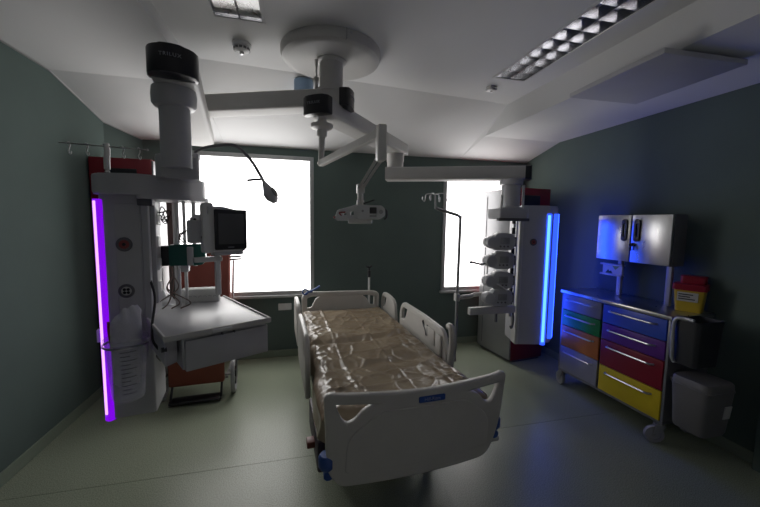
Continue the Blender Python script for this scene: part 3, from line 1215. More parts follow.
# infusion pole with hooks
bm = NB()
tube(bm, [(1.407, 2.8, .34), (1.407, 2.8, .9), (1.412, 2.8, 1.60), (1.41, 2.8, 1.645), (1.385, 2.8, 1.668), (1.30, 2.79, 1.69), (1.20, 2.78, 1.715), (1.165, 2.78, 1.73)], .0135, 12, 4)
ip = t.part('infusion_pole', bm, M_DSTEEL, world=True)
bm = NB()
cyl(bm, (1.165, 2.78, 1.72), (1.16, 2.78, 1.85), .007, n=10)
t.part('hook_stem', bm, M_CHROME, ip, world=True)
for k in range(4):
    a = R(45 + 90 * k)
    c_, s_ = math.cos(a), math.sin(a)
    P = [(0, 0, 0), (.05, 0, .004), (.085, 0, -.004), (.09, 0, -.045), (.10, 0, -.06), (.115, 0, -.045), (.116, 0, -.02)]
    bm = NB()
    tube(bm, [(1.16 + p[0] * c_, 2.78 + p[0] * s_, 1.845 + p[2]) for p in P], .0042, 8, 4)
    t.part('hook', bm, M_CHROME, ip, world=True)

# infusion pumps stacked on the rail
for k, (z, lab) in enumerate(((1.43, 'rounded grey infusion pump clamped topmost on the blue-lit column'),
                              (1.26, 'rounded infusion pump with long side lever, second from top on blue-lit column'),
                              (1.075, 'rounded grey infusion pump with a drip lever, third from the top on the blue-lit column'),
                              (.915, 'rounded grey infusion pump clamped lowest, just above the white accessory rail'))):
    t = Thing('infusion_pump', lab, 'infusion pump', (1.80, 2.80, z - .06), R(-8), 'infusion pumps on the blue-lit column')
    bm = NB()
    prism(bm, rpoly([(-.06, -.01), (.11, -.01), (.14, .02), (.14, .115), (.10, .145), (-.02, .15), (-.06, .11)], .025, 4), -.045, .045, .014, Matrix.Rotation(R(90), 4, 'X'))
    t.part('housing', bm, M_PEND)
    bm = NB()
    lathe(bm, [(0, -.05), (.046, -.05), (.056, -.035), (.056, .035), (.046, .05), (0, .05)], n=24, mtx=T(-.075, 0, .06, 0, R(90)))
    t.part('drum', bm, M_PEND)
    bm = NB()
    box(bm, .0, .085, -.05, -.043, .045, .105, .004)
    t.part('display', bm, M_DSTEEL)
    bm = NB()
    box(bm, .125, .165, -.02, .03, .02, .11, .006)
    t.part('clamp', bm, M_TRIM)
    for i in range(3):
        bm = NB()
        cyl(bm, (.0 + .035 * i, -.052, .025), (.0 + .035 * i, -.044, .025), .008, n=10)
        t.part('button', bm, M_TRIM)
    if k == 1:
        bm = NB()
        tube(bm, [(-.11, -.02, .04), (-.16, -.03, .03), (-.21, -.03, .04), (-.255, -.03, .05)], .010, 10, 4)
        lathe(bm, [(0, -.014), (.016, -.008), (.016, .008), (0, .014)], (-.26, -.03, .05), 14)
        t.part('lever_arm', bm, M_TRIM)
    if k == 2:
        bm = NB()
        tube(bm, [(-.02, -.05, .04), (.03, -.06, .01), (.08, -.055, -.03)], .008, 8, 4)
        t.part('lever', bm, M_WHITE)


# ------------------------------------------------------------------ lockers
def locker(label, loc, rz, w, d, h):
    t = Thing('locker', label, 'locker', loc, rz)
    bm = NB()
    box(bm, 0, w, 0, d, .03, h, .006)
    t.part('carcass', bm, M_RED, label='red enamelled side panels')
    bm = NB()
    box(bm, .02, w - .02, .02, d - .02, 0, .035, .003)
    t.part('plinth', bm, M_TRIM)
    return t


t = locker('tall red locker with grey steel door behind the blue-lit column', (2.385, 3.36, 0), R(7), .46, .60, 2.0)
bm = NB()
box(bm, -.022, -.001, .004, .596, .04, 1.99, .005)
dv = t.part('door', bm, M_DOORGREY, label='grey metal door')
bm = NB()
box(bm, -.030, -.020, .45, .47, .95, 1.15, .004)
t.part('handle', bm, M_DSTEEL, dv)
bm = NB()
box(bm, -.0255, -.021, .50, .506, .10, 1.93)
t.part('groove', bm, M_TRIM, dv)
bm = NB()
box(bm, .05, .30, -.012, .004, 1.80, 1.92, .004)
t.part('side_vent', bm, M_BLACK)
t = locker('tall red locker standing in the corner behind the violet-lit column', (-1.705, 3.48, 0), R(0), .47, .30, 2.12)
bm = NB()
box(bm, .471, .486, .01, .29, .04, 2.11, .004)
dv = t.part('door', bm, M_DOORGREY, label='grey metal door')
bm = NB()
box(bm, .485, .500, .08, .10, .95, 1.15, .004)
t.part('handle', bm, M_DSTEEL, dv)
bm = NB()
box(bm, .12, .36, -.012, .004, 1.93, 2.03, .004)
t.part('side_vent', bm, M_BLACK)

# ------------------------------------------------------------------ small arm with device head
t = Thing('ceiling_arm_device', 'white control head with small screen on a jointed ceiling arm over the bed', 'medical device', (.175, 2.38, 2.27))
bm = NB()
lathe(bm, [(0, 2.272), (.03, 2.272), (.03, 2.24), (.075, 2.238), (.072, 2.215), (.05, 2.205), (.034, 2.20), (.034, 2.165), (.026, 2.155), (0, 2.155)], (.175, 2.38, 0), 32)
t.part('mount_disc', bm, M_WARM, world=True)
bm = NB()
cyl(bm, (.175, 2.38, 2.165), (.168, 2.38, 1.985), .021, .019, n=20)
lathe(bm, [(0, -.012), (.02, -.012), (.026, 0), (.02, .012), (0, .012)], (.168, 2.38, 1.985), 20)
t.part('drop_tube', bm, M_WARM, world=True)
jp = Vector((.405, 1.66, 0))
bm = beam_bm((.168, 2.38), (jp.x, jp.y), .036, 1.965, 2.005, .006)
xs_ = [v for v in bm.verts]
for v in xs_:   # the arm climbs a little towards the joint
    s = (2.38 - v.co.y) / .72
    v.co.z += .045 * max(0, s)
t.part('upper_arm', bm, M_WARM, world=True)
bm = NB()
box(bm, jp.x - .022, jp.x + .022, jp.y - .03, jp.y + .03, 1.895, 2.065, .008)
t.part('joint_block', bm, M_WARM, world=True)
hp_ = Vector((.372, 2.02, 0))
bm = NB()
for dx in (-.012, .012):
    tube(bm, [(jp.x + dx, jp.y + .01, 1.915), (hp_.x + dx, hp_.y, 1.795)], .010, 8)
box(bm, hp_.x - .022, hp_.x + .022, hp_.y - .022, hp_.y + .022, 1.765, 1.82, .006)
t.part('lower_arm', bm, M_WARM, world=True)
bm = NB()
cyl(bm, (hp_.x, hp_.y, 1.775), (hp_.x, hp_.y, 1.695), .017, n=18)
cyl(bm, (hp_.x, hp_.y, 1.725), (hp_.x, hp_.y, 1.695), .022, n=18)
t.part('wrist_tube', bm, M_WARM, world=True)
bm = NB()
tube(bm, [(hp_.x + .015, hp_.y - .02, 1.705), (hp_.x + .075, hp_.y - .04, 1.728)], .006, 8)
t.part('grip_lever', bm, M_BLACK, world=True)
mH = T(hp_.x, hp_.y, 1.65, R(-12))
bm = NB()
prism(bm, rpoly([(-.02, -.035), (.115, -.035), (.145, -.015), (.145, .025), (.125, .045), (-.02, .048)], .012), -.05, .05, .008, mH @ Matrix.Rotation(R(90), 4, 'X'))
ch = t.part('control_box', bm, M_WHITE, world=True)
bm = NB()
box(bm, .055, .095, -.054, -.049, -.002, .034, .002, 1, mH)
t.part('screen', bm, M_BLACK, ch, world=True)
bm = NB()
cyl(bm, mH @ Vector((.12, -.05, .008)), mH @ Vector((.12, -.062, .008)), .012, n=16)
t.part('knob', bm, M_DSTEEL, ch, world=True)
bm = NB()
cyl(bm, mH @ Vector((.015, -.05, .012)), mH @ Vector((.015, -.056, .012)), .007, n=12)
t.part('knob', bm, M_DSTEEL, ch, world=True)
bm = NB()
box(bm, .055, .095, -.053, -.049, -.022, -.012, .001, 1, mH)
t.part('button_row', bm, M_DSTEEL, ch, world=True)
bm = NB()
plate(bm, [rpoly([(-.14, -.04), (-.015, -.04), (-.015, .045), (-.13, .012)], .012), rpoly([(-.105, -.018), (-.075, -.018), (-.075, .008), (-.105, .002)], .006), rpoly([(-.062, -.018), (-.032, -.018), (-.032, .022), (-.062, .012)], .006)], .07, .006, mH)
t.part('grip_frame', bm, M_WHITE, world=True)
bm = NB()
tube(bm, [mH @ Vector(p) for p in ((-.105, -.03, -.02), (-.12, -.035, .0), (-.085, -.038, .004))], .005, 8, 4)
tube(bm, [mH @ Vector(p) for p in ((-.138, -.02, -.02), (-.15, -.02, -.03), (-.155, -.02, -.02))], .005, 8, 3)
t.part('red_clip', bm, M_PINK, world=True)
bm = NB()
box(bm, -.07, .07, -.04, .05, -.062, -.032, .008, 2, mH)
t.part('lower_tray', bm, M_WARM, world=True)
bm = NB()
tube(bm, [mH @ Vector(p) for p in ((.14, .0, .03), (.156, .0, .015), (.156, .0, -.02), (.142, .0, -.035))], .006, 8, 4)
t.part('side_handle', bm, M_BLACK, world=True)

# ------------------------------------------------------------------ hospital bed
BX, BY, BA = .59, 1.517, R(3)
t = Thing('hospital_bed', 'cream plastic adjustable hospital bed with side rails and blue corner bumpers', 'bed', (BX, BY, 0), BA)
bed = t
HWF = .465


def bow(c):
    k = max(0, 1 - (c.x / HWF) ** 2)
    return Vector((c.x, c.y - .04 * k, c.z))


# the outline is densely sampled in x so the bow is smooth
def dense(poly, step=.04):
    out = []
    for a, b in zip(poly, poly[1:] + poly[:1]):
        n = max(1, int(math.hypot(b[0] - a[0], b[1] - a[1]) / step))
        out += [(a[0] + (b[0] - a[0]) * i / n, a[1] + (b[1] - a[1]) * i / n) for i in range(n)]
    return out


outer = dense(rpoly([(-.465, .824), (-.40, .816), (0, .802), (.40, .816), (.465, .828), (.44, .62), (.412, .52), (.36, .41), (-.40, .395), (-.452, .46)], [.03, .05, .1, .05, .03, .08, .05, .06, .03, .04], 6))
hole = rpoly([(-.438, .790), (-.30, .784), (-.205, .775), (-.29, .742), (-.33, .692), (-.375, .674), (-.410, .71)], [.012, .02, .008, .03, .025, .025, .03], 5)
hole2 = [(-x, z) for x, z in hole][::-1]
bm = NB()
# bow needs interior vertices: stack vertical strips clipped from the outline
plate(bm, [outer, hole, hole2], .035, .010)
for xc in [i * .06 - .42 for i in range(15)]:
    bmesh.ops.bisect_plane(bm, geom=bm.verts[:] + bm.edges[:] + bm.faces[:], plane_co=(xc, 0, 0), plane_no=(1, 0, 0))
for v in bm.verts:
    v.co = bow(v.co)
fb = t.part('footboard', bm, M_BED, ang=40)
bm = NB()
inner = dense(rpoly([(-.37, .62), (-.22, .735), (.22, .735), (.36, .62), (.35, .47), (-.38, .455)], [.06, .05, .05, .06, .02, .02], 5))
plate(bm, [inner], .008, .0035, T(0, -.019, 0))
for xc in [i * .06 - .36 for i in range(13)]:
    bmesh.ops.bisect_plane(bm, geom=bm.verts[:] + bm.edges[:] + bm.faces[:], plane_co=(xc, 0, 0), plane_no=(1, 0, 0))
for v in bm.verts:
    v.co = bow(v.co)
t.part('raised_panel', bm, M_BED, fb, ang=40)
bm = NB()
box(bm, -.068, .068, -.006, .002, -.015, .015, .0055, 3, T(.03, -.0575, .770, R(0)))
bd = t.part('badge', bm, M_BLUE, fb, label='blue maker badge')
bm = NB()
text(bm, 'Hill-Rom', .023, T(.03, -.0640, .770, R(0)), .0008)
t.part('badge_lettering', bm, mat('badge pale lettering', (.30, .36, .55), .5), fb)
# corner bumpers
for sx in (-1, 1):
    bm = NB()
    lathe(bm, [(0, -.035), (.030, -.035), (.040, -.02), (.040, .02), (.030, .035), (0, .035)], (sx * .447 - .012, .012 if sx < 0 else .03, .50 if sx < 0 else .54), 20)
    lathe(bm, [(0, -.012), (.022, -.012), (.022, .012), (0, .012)], n=18, mtx=T(sx * .44 - .015, .004, .438 if sx < 0 else .49, 0, R(90)))
    t.part('bumper', bm, M_BLUE, label='blue corner bumper')
    bm = NB()
    box(bm, sx * .43 - .03, sx * .43 + .03, .0, .04, .405 if sx < 0 else .44, .47, .006)
    t.part('bumper_bracket', bm, M_BED)
# headboard
outer = rpoly([(-.41, .60), (-.41, .80), (-.36, .838), (.36, .825), (.425, .80), (.42, .60)], [.02, .06, .06, .06, .06, .02], 6)
hl = rpoly([(-.375, .66), (-.375, .79), (-.30, .808), (-.20, .80), (-.27, .76), (-.31, .67)], .025, 4)
hr_ = rpoly([(.38, .66), (.385, .78), (.30, .798), (.20, .79), (.28, .75), (.32, .67)][::-1], .025, 4)
bm = NB()
plate(bm, [outer, hl, hr_], .035, .011, T(0, 2.20, 0))
t.part('headboard', bm, M_BED)
bm = NB()
box(bm, -.38, .38, 2.14, 2.22, .46, .62, .01)
t.part('headboard_support', bm, M_BEDD)


def rail(y0, y1, zt, zb_, x, flip=False, grip=True):
    L = y1 - y0
    pts = [(0, zb_), (0, zt - .09), (.07, zt), (L * .55, zt), (L - .05, zt - .02), (L, zb_ + .10), (L - .03, zb_)]
    o = rpoly(pts, [.03, .07, .07, .05, .07, .05, .03], 6)
    h = rpoly([(.035, zt - .17), (.035, zt - .08), (.08, zt - .03), (.20, zt - .03), (.17, zt - .10), (.12, zt - .16)], .02, 4)
    if flip:
        o = [(L - a, b) for a, b in o][::-1]
        h = [(L - a, b) for a, b in h][::-1]
    b_ = NB()
    # plate stands in XZ; turn it so its length runs along +Y of the bed
    plate(b_, [o, h], .034, .011, T(x, y0, 0, R(90)))
    return b_


rr1 = t.part('side_rail', rail(1.74, 2.22, .815, .50, .485, True), M_BED)
rr2 = t.part('side_rail', rail(.66, 1.62, .835, .46, .495, True), M_BED)
rr3 = t.part('side_rail', rail(.72, 1.50, .835, .44, -.485), M_BED)
rr4 = t.part('side_rail', rail(1.60, 2.15, .84, .48, -.485), M_BED)
# control panel and grip at the near end of the right rail
bm = NB()
box(bm, .47, .479, .84, 1.02, .66, .78, .004)
t.part('inner_panel', bm, M_BED, rr2)
bm = NB()
tube(bm, [(.474, 1.06, .80), (.472, 1.04, .77), (.472, 1.00, .74), (.472, .985, .70)], .008, 8, 4)
tube(bm, [(.474, .97, .79), (.472, .965, .70)], .006, 8, 4)
t.part('cable_clip', bm, M_TRIM, rr2)
bm = NB()
tube(bm, [(.505, .645, .56), (.505, .625, .68), (.505, .62, .80), (.505, .64, .86), (.505, .68, .865)], .024, 14, 5)
t.part('rail_grip', bm, M_BED, rr2)
bm = NB()
box(bm, .46, .478, .72, .80, .62, .78, .006)
t.part('latch_housing', bm, M_BED, rr2)
# dark lower side pads
for s in (-1, 1):
    bm = NB()
    box(bm, s * .47 - .02, s * .47 + .02, .12, .58, .36, .522, .012)
    t.part('side_pad', bm, mat('dark plum pad', (.035, .022, .034), .5, var=.08))
# deck and base
bm = NB()
box(bm, -.43, .43, .06, 2.14, .47, .525, .008)
t.part('deck', bm, M_BEDD)
bm = NB()
for s in (-1, 1):
    box(bm, s * .40 - .03, s * .40 + .03, .05, 2.15, .40, .47, .006)
for y in (.06, .75, 1.4, 2.1):
    box(bm, -.40, .40, y - .025, y + .025, .41, .46, .005)
t.part('deck_frame', bm, M_BEDD)
bm = NB()
for s in (-1, 1):
    box(bm, s * .25 - .025, s * .25 + .025, .50, 2.05, .155, .205, .006)
for y in (.52, 2.03):
    box(bm, -.36, .36, y - .03, y + .03, .15, .21, .006)
t.part('base_frame', bm, M_BEDD)
for y in (.85, 1.75):
    bm = NB()
    prism(bm, rpoly([(-.09, -.05), (.09, -.05), (.09, .05), (-.09, .05)], .02), .19, .415, .005, T(0, y, 0))
    t.part('lift_column', bm, M_BEDD)


def caster_bm(r, w, off=.03):
    a, b = NB(), NB()
    lathe(a, [(r * .62, -w / 2), (r * .92, -w / 2), (r, -w / 4), (r, w / 4), (r * .92, w / 2), (r * .62, w / 2), (r * .62, -w / 2)], n=28, mtx=T(off, 0, r, 0, R(90)))
    lathe(a, [(0, -w * .42), (r * .64, -w * .34), (r * .64, w * .34), (0, w * .42)], n=28, mtx=T(off, 0, r, 0, R(90)))
    for s in (-1, 1):
        prism(b, rpoly([(off - .018, r - .015), (off + .018, r - .015), (.03, r * 2.25), (-.03, r * 2.25)], .008), s * (w / 2 + .006) - .003, s * (w / 2 + .006) + .003, 0, Matrix.Rotation(R(90), 4, 'X'))
    box(b, -.03, .035, -w / 2 - .008, w / 2 + .008, r * 2.1, r * 2.3, .004)
    cyl(b, (0, 0, r * 2.25), (0, 0, r * 2.7), .012, n=12)
    cyl(b, (off, -w / 2 - .012, r), (off, w / 2 + .012, r), .008, n=10)
    return a, b


def add_casters(th_, spots, r, w, mw=M_WHEEL, mf=M_DSTEEL):
    a, b = caster_bm(r, w)
    first = None
    for x, y, rz in spots:
        if first is None:
            f = th_.part('caster', b, mf)
            wq = th_.part('wheel', a, mw, f)
            first = f
        else:
            f = first.copy()
            COL.objects.link(f)
            f.parent = th_.o
            wq = first.children[0].copy()
            COL.objects.link(wq)
            wq.parent = f
        f.location = (x, y, 0)
        f.rotation_euler = (0, 0, rz)


add_casters(t, [(-.33, .55, 1.9), (.33, .55, 1.2), (-.33, 2.03, 1.5), (.33, 2.03, 1.7)], .06, .03)
# release pedal on the left
bm = NB()
box(bm, -.53, -.47, .24, .30, .415, .45, .006, 2)
t.part('release_lever', bm, mat('rust red lever', (.20, .045, .035), .45, var=.06))
bm = NB()
cyl(bm, (-.48, .27, .44), (-.42, .27, .45), .010, n=10)
t.part('lever_shaft', bm, M_BEDD)
# pole behind the headboard
bm = NB()
cyl(bm, (.335, 2.26, .50), (.335, 2.26, .985), .012, n=14)
pl = t.part('accessory_pole', bm, M_WHITE)
bm = NB()
cyl(bm, (.335, 2.26, .975), (.335, 2.26, 1.05), .019, n=14)
cyl(bm, (.335, 2.26, 1.05), (.335, 2.26, 1.085), .010, n=12)
tube(bm, [(.30, 2.25, 1.10), (.335, 2.26, 1.085), (.365, 2.27, 1.10)], .011, 10, 4)
t.part('pole_top', bm, M_BLACK, pl)
bm = NB()
box(bm, .31, .36, 2.20, 2.275, .50, .54, .005)
t.part('pole_socket', bm, M_BEDD, pl)

# mattress under a brown film cover
MW, ML, MZ0, MZ1 = .432, 2.03, .527, .665
t_m = Thing('mattress', 'thick mattress wrapped in a wrinkled shiny brown plastic cover on the bed', 'mattress', (BX, BY, MZ0), BA)
NX, NY = 110, 190
bm = NB()
prof = []
R_ = .055
hh = MZ1 - MZ0
# cross profile: from left lower edge, up, over, down: param list of (x, z, topness)
side_n = 12
for i in range(side_n):
    prof.append((-MW, hh * .78 * i / side_n, 0.))
for i in range(9):
    a = PI - i / 8 * PI / 2
    prof.append((-MW + R_ + R_ * math.cos(a), hh - R_ + R_ * math.sin(a), i / 8))
nt_ = 80
for i in range(1, nt_):
    prof.append((-MW + R_ + (2 * MW - 2 * R_) * i / nt_, hh, 1.))
for i in range(9):
    a = PI / 2 - i / 8 * PI / 2
    prof.append((MW - R_ + R_ * math.cos(a), hh - R_ + R_ * math.sin(a), 1 - i / 8))
for i in range(1, side_n + 1):
    prof.append((MW, hh * .78 * (1 - i / side_n), 0.))


def ridge(v, sharp=1.):
    return (1 - abs(noise.noise(v))) ** (6 * sharp)


grid = []
for j in range(NY + 1):
    s = j / NY
    y = .085 + ML * s
    endf = min(1, min(s, 1 - s) / .022)
    endz = math.sqrt(max(0, 1 - (1 - endf) ** 2))
    row = []
    for k, (x, z, tp) in enumerate(prof):
        # broad valleys between mattress sections
        val = 0
        for yc, wd, dp in ((1.13, .045, .032), (.66, .05, .012)):
            yy = yc + .04 * noise.noise(Vector((x * 3, yc * 5, 1))) + .04 * x
            amt = math.exp(-((y - yy) / wd) ** 2) * dp
            if yc > 1:
                amt *= .45 + .55 * max(0, min(1, (-x) / .3 + .3))
            val -= amt
        lf = noise.noise(Vector((x * 2.2, y * 1.8, 3))) * .010
        p = Vector((x, y, 0))
        diag = ridge(Vector((x * 1.6 + y * .9, y * 2.3 - x * 1.3, 7.7))) * .016
        fine = ridge(Vector((x * 5.5 + .7 * noise.noise(p * 4), y * 3.4, 1.2))) * .004
        edge = min(1, max(0, (abs(x) - .20) / .2))
        crum = ridge(Vector((x * 7 - y * 2, y * 8 + x * 3, 4.1)), .8) * .004 * (.25 + edge)
        # fold lines from the packed film: along the middle and across
        vd = noise.voronoi(Vector((x * 6.5 + .25 * noise.noise(p * 5), y * 5.0 + .25 * noise.noise(p * 5 + Vector((9, 0, 0))), 2.0)))[0]
        vr = math.exp(-((vd[1] - vd[0]) / .07) ** 2) * .0065 + vd[0] * .007
        vd2 = noise.voronoi(Vector((x * 13 - y * 3, y * 11 + x * 4, 5.0)))[0]
        vr += (math.exp(-((vd2[1] - vd2[0]) / .10) ** 2) * .005 + vd2[0] * .007) * (.12 + edge)
        fold = 0
        for xc, amp in ((-.24, .007), (.06, .006), (.30, .006)):
            fold += amp * math.exp(-((x - xc - .012 * noise.noise(Vector((y * 2, xc, 0)))) / .007) ** 2)
        for yc, amp in ((.34, .006), (.88, .007), (1.40, .006), (1.75, .006)):
            fold += amp * math.exp(-((y - yc - .018 * noise.noise(Vector((x * 3, yc, 0)))) / .008) ** 2)
        zz = z + tp * (val + lf + diag + fine + crum + vr - .008 + fold)
        out = (1 - tp) * (.016 * noise.noise(Vector((y * 5, z * 9, 5 + (x > 0) * 9))) + .008)
        flare = (1 - tp) * .045 * max(0, min(1, (.70 - y) / .2)) * max(0, min(1, (y - .085) / .06)) * (.6 + .4 * (1 - z / hh))
        xx = x + (out + flare if x > 0 else -out - flare)
        if z < 1e-6:
            zz = 0
        zz = zz * (.55 + .45 * endz) if tp > 0 else zz
        row.append(bm.verts.new((xx, y, max(0, zz))))
    grid.append(row)
for a, b in zip(grid, grid[1:]):
    for k in range(len(prof) - 1):
        bm.faces.new((a[k], a[k + 1], b[k + 1], b[k]))
bm.faces.new(grid[0])
bm.faces.new(grid[-1][::-1])
bmesh.ops.recalc_face_normals(bm, faces=bm.faces)
t_m.part('cover', bm, M_SHEET, ang=70)
bm = NB()
box(bm, -MW + .02, MW - .02, .095, .075 + ML, 0, .06, .01)
t_m.part('mattress_core', bm, M_BEDD)

# blue tube clamp lying at the headboard corner
t = Thing('blue_clamp', 'small blue plastic clamp hooked on the left corner of the headboard', 'clamp', (BX, BY, .82), BA)
bm = NB()
tube(bm, [(-.385 + .028 * math.cos(2 * PI * k / 14), 2.165, .035 + .028 * math.sin(2 * PI * k / 14)) for k in range(15)], .008, 8)
t.part('ring', bm, M_BLUE)
bm = NB()
tube(bm, [(-.365, 2.165, .03), (-.30, 2.15, .055), (-.235, 2.14, .095)], .010, 8, 4)
tube(bm, [(-.39, 2.165, .01), (-.36, 2.16, .03), (-.31, 2.16, .035)], .008, 8, 4)
t.part('jaw', bm, M_BLUE)

# ------------------------------------------------------------------ drawer trolley
CW, CD, CZ0, CZ1 = 1.0, .41, .175, .965
CO = Vector((2.553, 2.822, 0))
t = Thing('medical_trolley', 'steel medical trolley with eight coloured drawers and upper cabinet by the wall', 'trolley', (CO.x, CO.y, 0), R(-88.6))
bm = NB()
for a in ((0, .02, 0, CD), (CW - .02, CW, 0, CD), (.445, .461, .01, CD)):
    box(bm, a[0], a[1], a[2], a[3], CZ0, CZ1 - .03, .003)
box(bm, 0, CW, CD - .01, CD, CZ0, CZ1 - .03, .002)
box(bm, 0, CW, 0, CD, CZ0 - .02, CZ0, .003)
t.part('body', bm, M_CARTBODY)
bm = NB()
box(bm, -.012, CW + .012, -.016, CD, CZ1 - .03, CZ1, .006)
t.part('worktop', bm, M_STEEL)


def drawer(x0, x1, z0, z1, colr):
    bm = NB()
    box(bm, x0 + .003, x1 - .003, -.008, .012, z0 + .003, z1 - .003, .004)
    d = t.part('drawer_front', bm, M_DRAW[colr], label=colr + ' drawer front')
    bm = NB()
    box(bm, x0 + .012, x1 - .012, .012, CD - .03, z0 + .01, z1 - .03)
    t.part('drawer_box', bm, M_CARTBODY, d)
    bm = NB()
    w_ = (x1 - x0)
    xa, xb = x0 + w_ * .17, x1 - w_ * .17
    z = z1 - min(.05, (z1 - z0) * .36)
    tube(bm, [(xa - .02, -.008, z), (xa - .005, -.03, z), (xa + .02, -.036, z), (xb - .02, -.036, z), (xb + .005, -.03, z), (xb + .02, -.008, z)], .0075, 8, 4)
    t.part('handle', bm, M_CHROME, d)


zt = CZ1 - .032
H_ = zt - CZ0
for x0, x1, fr_, cols in ((.02, .445, (.205, .205, .275, .315), ('grey', 'green', 'orange', 'grey')), (.461, .98, (.213, .190, .300, .297), ('blue', 'purple', 'red', 'yellow'))):
    z = zt
    for f_, c_ in zip(fr_, cols):
        drawer(x0, x1, z - f_ * H_, z, c_)
        z -= f_ * H_
add_casters(t, [(.03, .03, 2.9), (CW - .03, .02, 4.1), (.06, CD - .06, 2.0), (CW - .08, CD - .06, 1.0)], .064, .032)
# latch on the left side
bm = NB()
box(bm, -.02, 0, .02, .06, .72, .80, .004)
box(bm, -.025, 0, .03, .05, .84, .87, .004)
t.part('side_latch', bm, M_WHITE)
# posts and upper cabinet: in trolley coordinates
PY = .30
for x in (.325, .745):
    bm = NB()
    box(bm, x - .02, x + .02, PY, PY + .03, CZ1, 1.50, .003)
    t.part('post', bm, M_ALU)
KX0, KX1, KY0, KY1, KZ0, KZ1 = .175, .825, .20, .335, 1.29, 1.69
bm = NB()
box(bm, KX0, KX1, KY0 + .004, KY1, KZ0, KZ1, .004)
t.part('cabinet_body', bm, M_TRIM)
xm = (KX0 + KX1) / 2
for x0, x1, hx in ((KX0, xm - .003, xm - .055), (xm + .003, KX1, xm + .055)):
    bm = NB()
    box(bm, x0 + .002, x1 - .002, KY0 - .016, KY0 + .003, KZ0 + .002, KZ1 - .002, .005)
    d = t.part('cabinet_door', bm, M_STEEL, label='brushed steel door')
    bm = NB()
    plate(bm, [rpoly([(-.022, -.09), (.022, -.09), (.022, .09), (-.022, .09)], .021, 5), rpoly([(-.011, -.055), (.011, -.055), (.011, .055), (-.011, .055)], .008, 4)], .012, .004, T(hx, KY0 - .022, KZ1 - .13))
    t.part('door_handle', bm, M_BLACK, d)
bm = NB()
box(bm, xm - .002, xm + .05, KY0 - .026, KY0 - .014, KZ1 - .262, KZ1 - .242, .003)
cyl(bm, (xm + .02, KY0 - .016, KZ1 - .25), (xm + .02, KY0 - .034, KZ1 - .25), .014, n=14)
tube(bm, [(xm + .02, KY0 - .03, KZ1 - .25), (xm + .022, KY0 - .032, KZ1 - .30)], .006, 8)
tube(bm, [(xm + .045, KY0 - .03, KZ1 - .255), (xm + .045, KY0 - .032, KZ1 - .295)], .006, 8)
t.part('lock_and_keys', bm, M_BLACK)
# label holder on the left post
bm = NB()
for z in (1.145, 1.238):
    box(bm, .155, .38, PY - .035, PY, z - .008, z + .008, .002)
box(bm, .165, .37, PY - .012, PY - .002, 1.15, 1.235, .002)
ho = t.part('label_holder', bm, M_ALU)
bm = NB()
box(bm, .172, .364, PY - .016, PY - .012, 1.153, 1.232)
t.part('label_sheet', bm, M_PAPER, ho)
bm = NB()
for pts, in (([(.20, 1.155), (.275, 1.155), (.258, 1.182), (.24, 1.176), (.227, 1.19)],),):
    prism(bm, pts, .0, .0015, 0, Matrix.Translation((0, PY - .016, 0)) @ Matrix.Rotation(R(90), 4, 'X'))
t.part('print', bm, mat('dark green print', (.03, .08, .04), .6), ho)
bm = NB()
prism(bm, [(.265, 1.228), (.34, 1.228), (.30, 1.192)], .0, .0015, 0, Matrix.Translation((0, PY - .016, 0)) @ Matrix.Rotation(R(90), 4, 'X'))
t.part('print', bm, mat('pale green print', (.35, .45, .12), .6), ho)
# side rail carrying bins
for z in (.90, .50):
    bm = NB()
    box(bm, CW, CW + .02, .03, .36, z, z + .025, .003)
    t.part('side_rail', bm, M_STEEL)

# sharps container
t = Thing('sharps_container', 'yellow sharps disposal box with dark red lid on the trolley worktop', 'sharps box', (2.882, 1.925, CZ1 + .001), R(-64))
bm = NB()
b0, b1 = rpoly([(-.068, -.058), (.068, -.058), (.068, .058), (-.068, .058)], .014), rpoly([(-.08, -.068), (.08, -.068), (.08, .068), (-.08, .068)], .016)
A = [bm.verts.new((*p, 0)) for p in b0]
B = [bm.verts.new((*p, .135)) for p in b1]
for i in range(len(A)):
    bm.faces.new((A[i], A[(i + 1) % len(A)], B[(i + 1) % len(B)], B[i]))
bm.faces.new(A[::-1])
bm.faces.new(B)
bd = t.part('tub', bm, M_YEL)
bm = NB()
prism(bm, rpoly([(-.088, -.076), (.088, -.076), (.088, .076), (-.088, .076)], .018), .132, .168, .008)
ld = t.part('lid', bm, M_SRED)
bm = NB()
prism(bm, rpoly([(-.06, -.01), (.075, -.01), (.075, .07), (-.06, .07)], .02), .165, .215, .012)
t.part('lid_turret', bm, M_SRED, ld)
bm = NB()
box(bm, -.058, .05, -.069, -.062, .07, .125, .001, 1, T(0, .0, 0, 0, R(4)))
lb = t.part('label_sticker', bm, M_PAPER, bd)
bm = NB()
for k, wd in enumerate((.085, .06, .075)):
    box(bm, -.05, -.05 + wd, -.072, -.0665, .082 + .014 * k, .088 + .014 * k, 0, 1, T(0, 0, 0, 0, R(4)))
t.part('printed_lines', bm, M_INK, bd)
t.o.scale = (1.1, 1.1, 1.22)

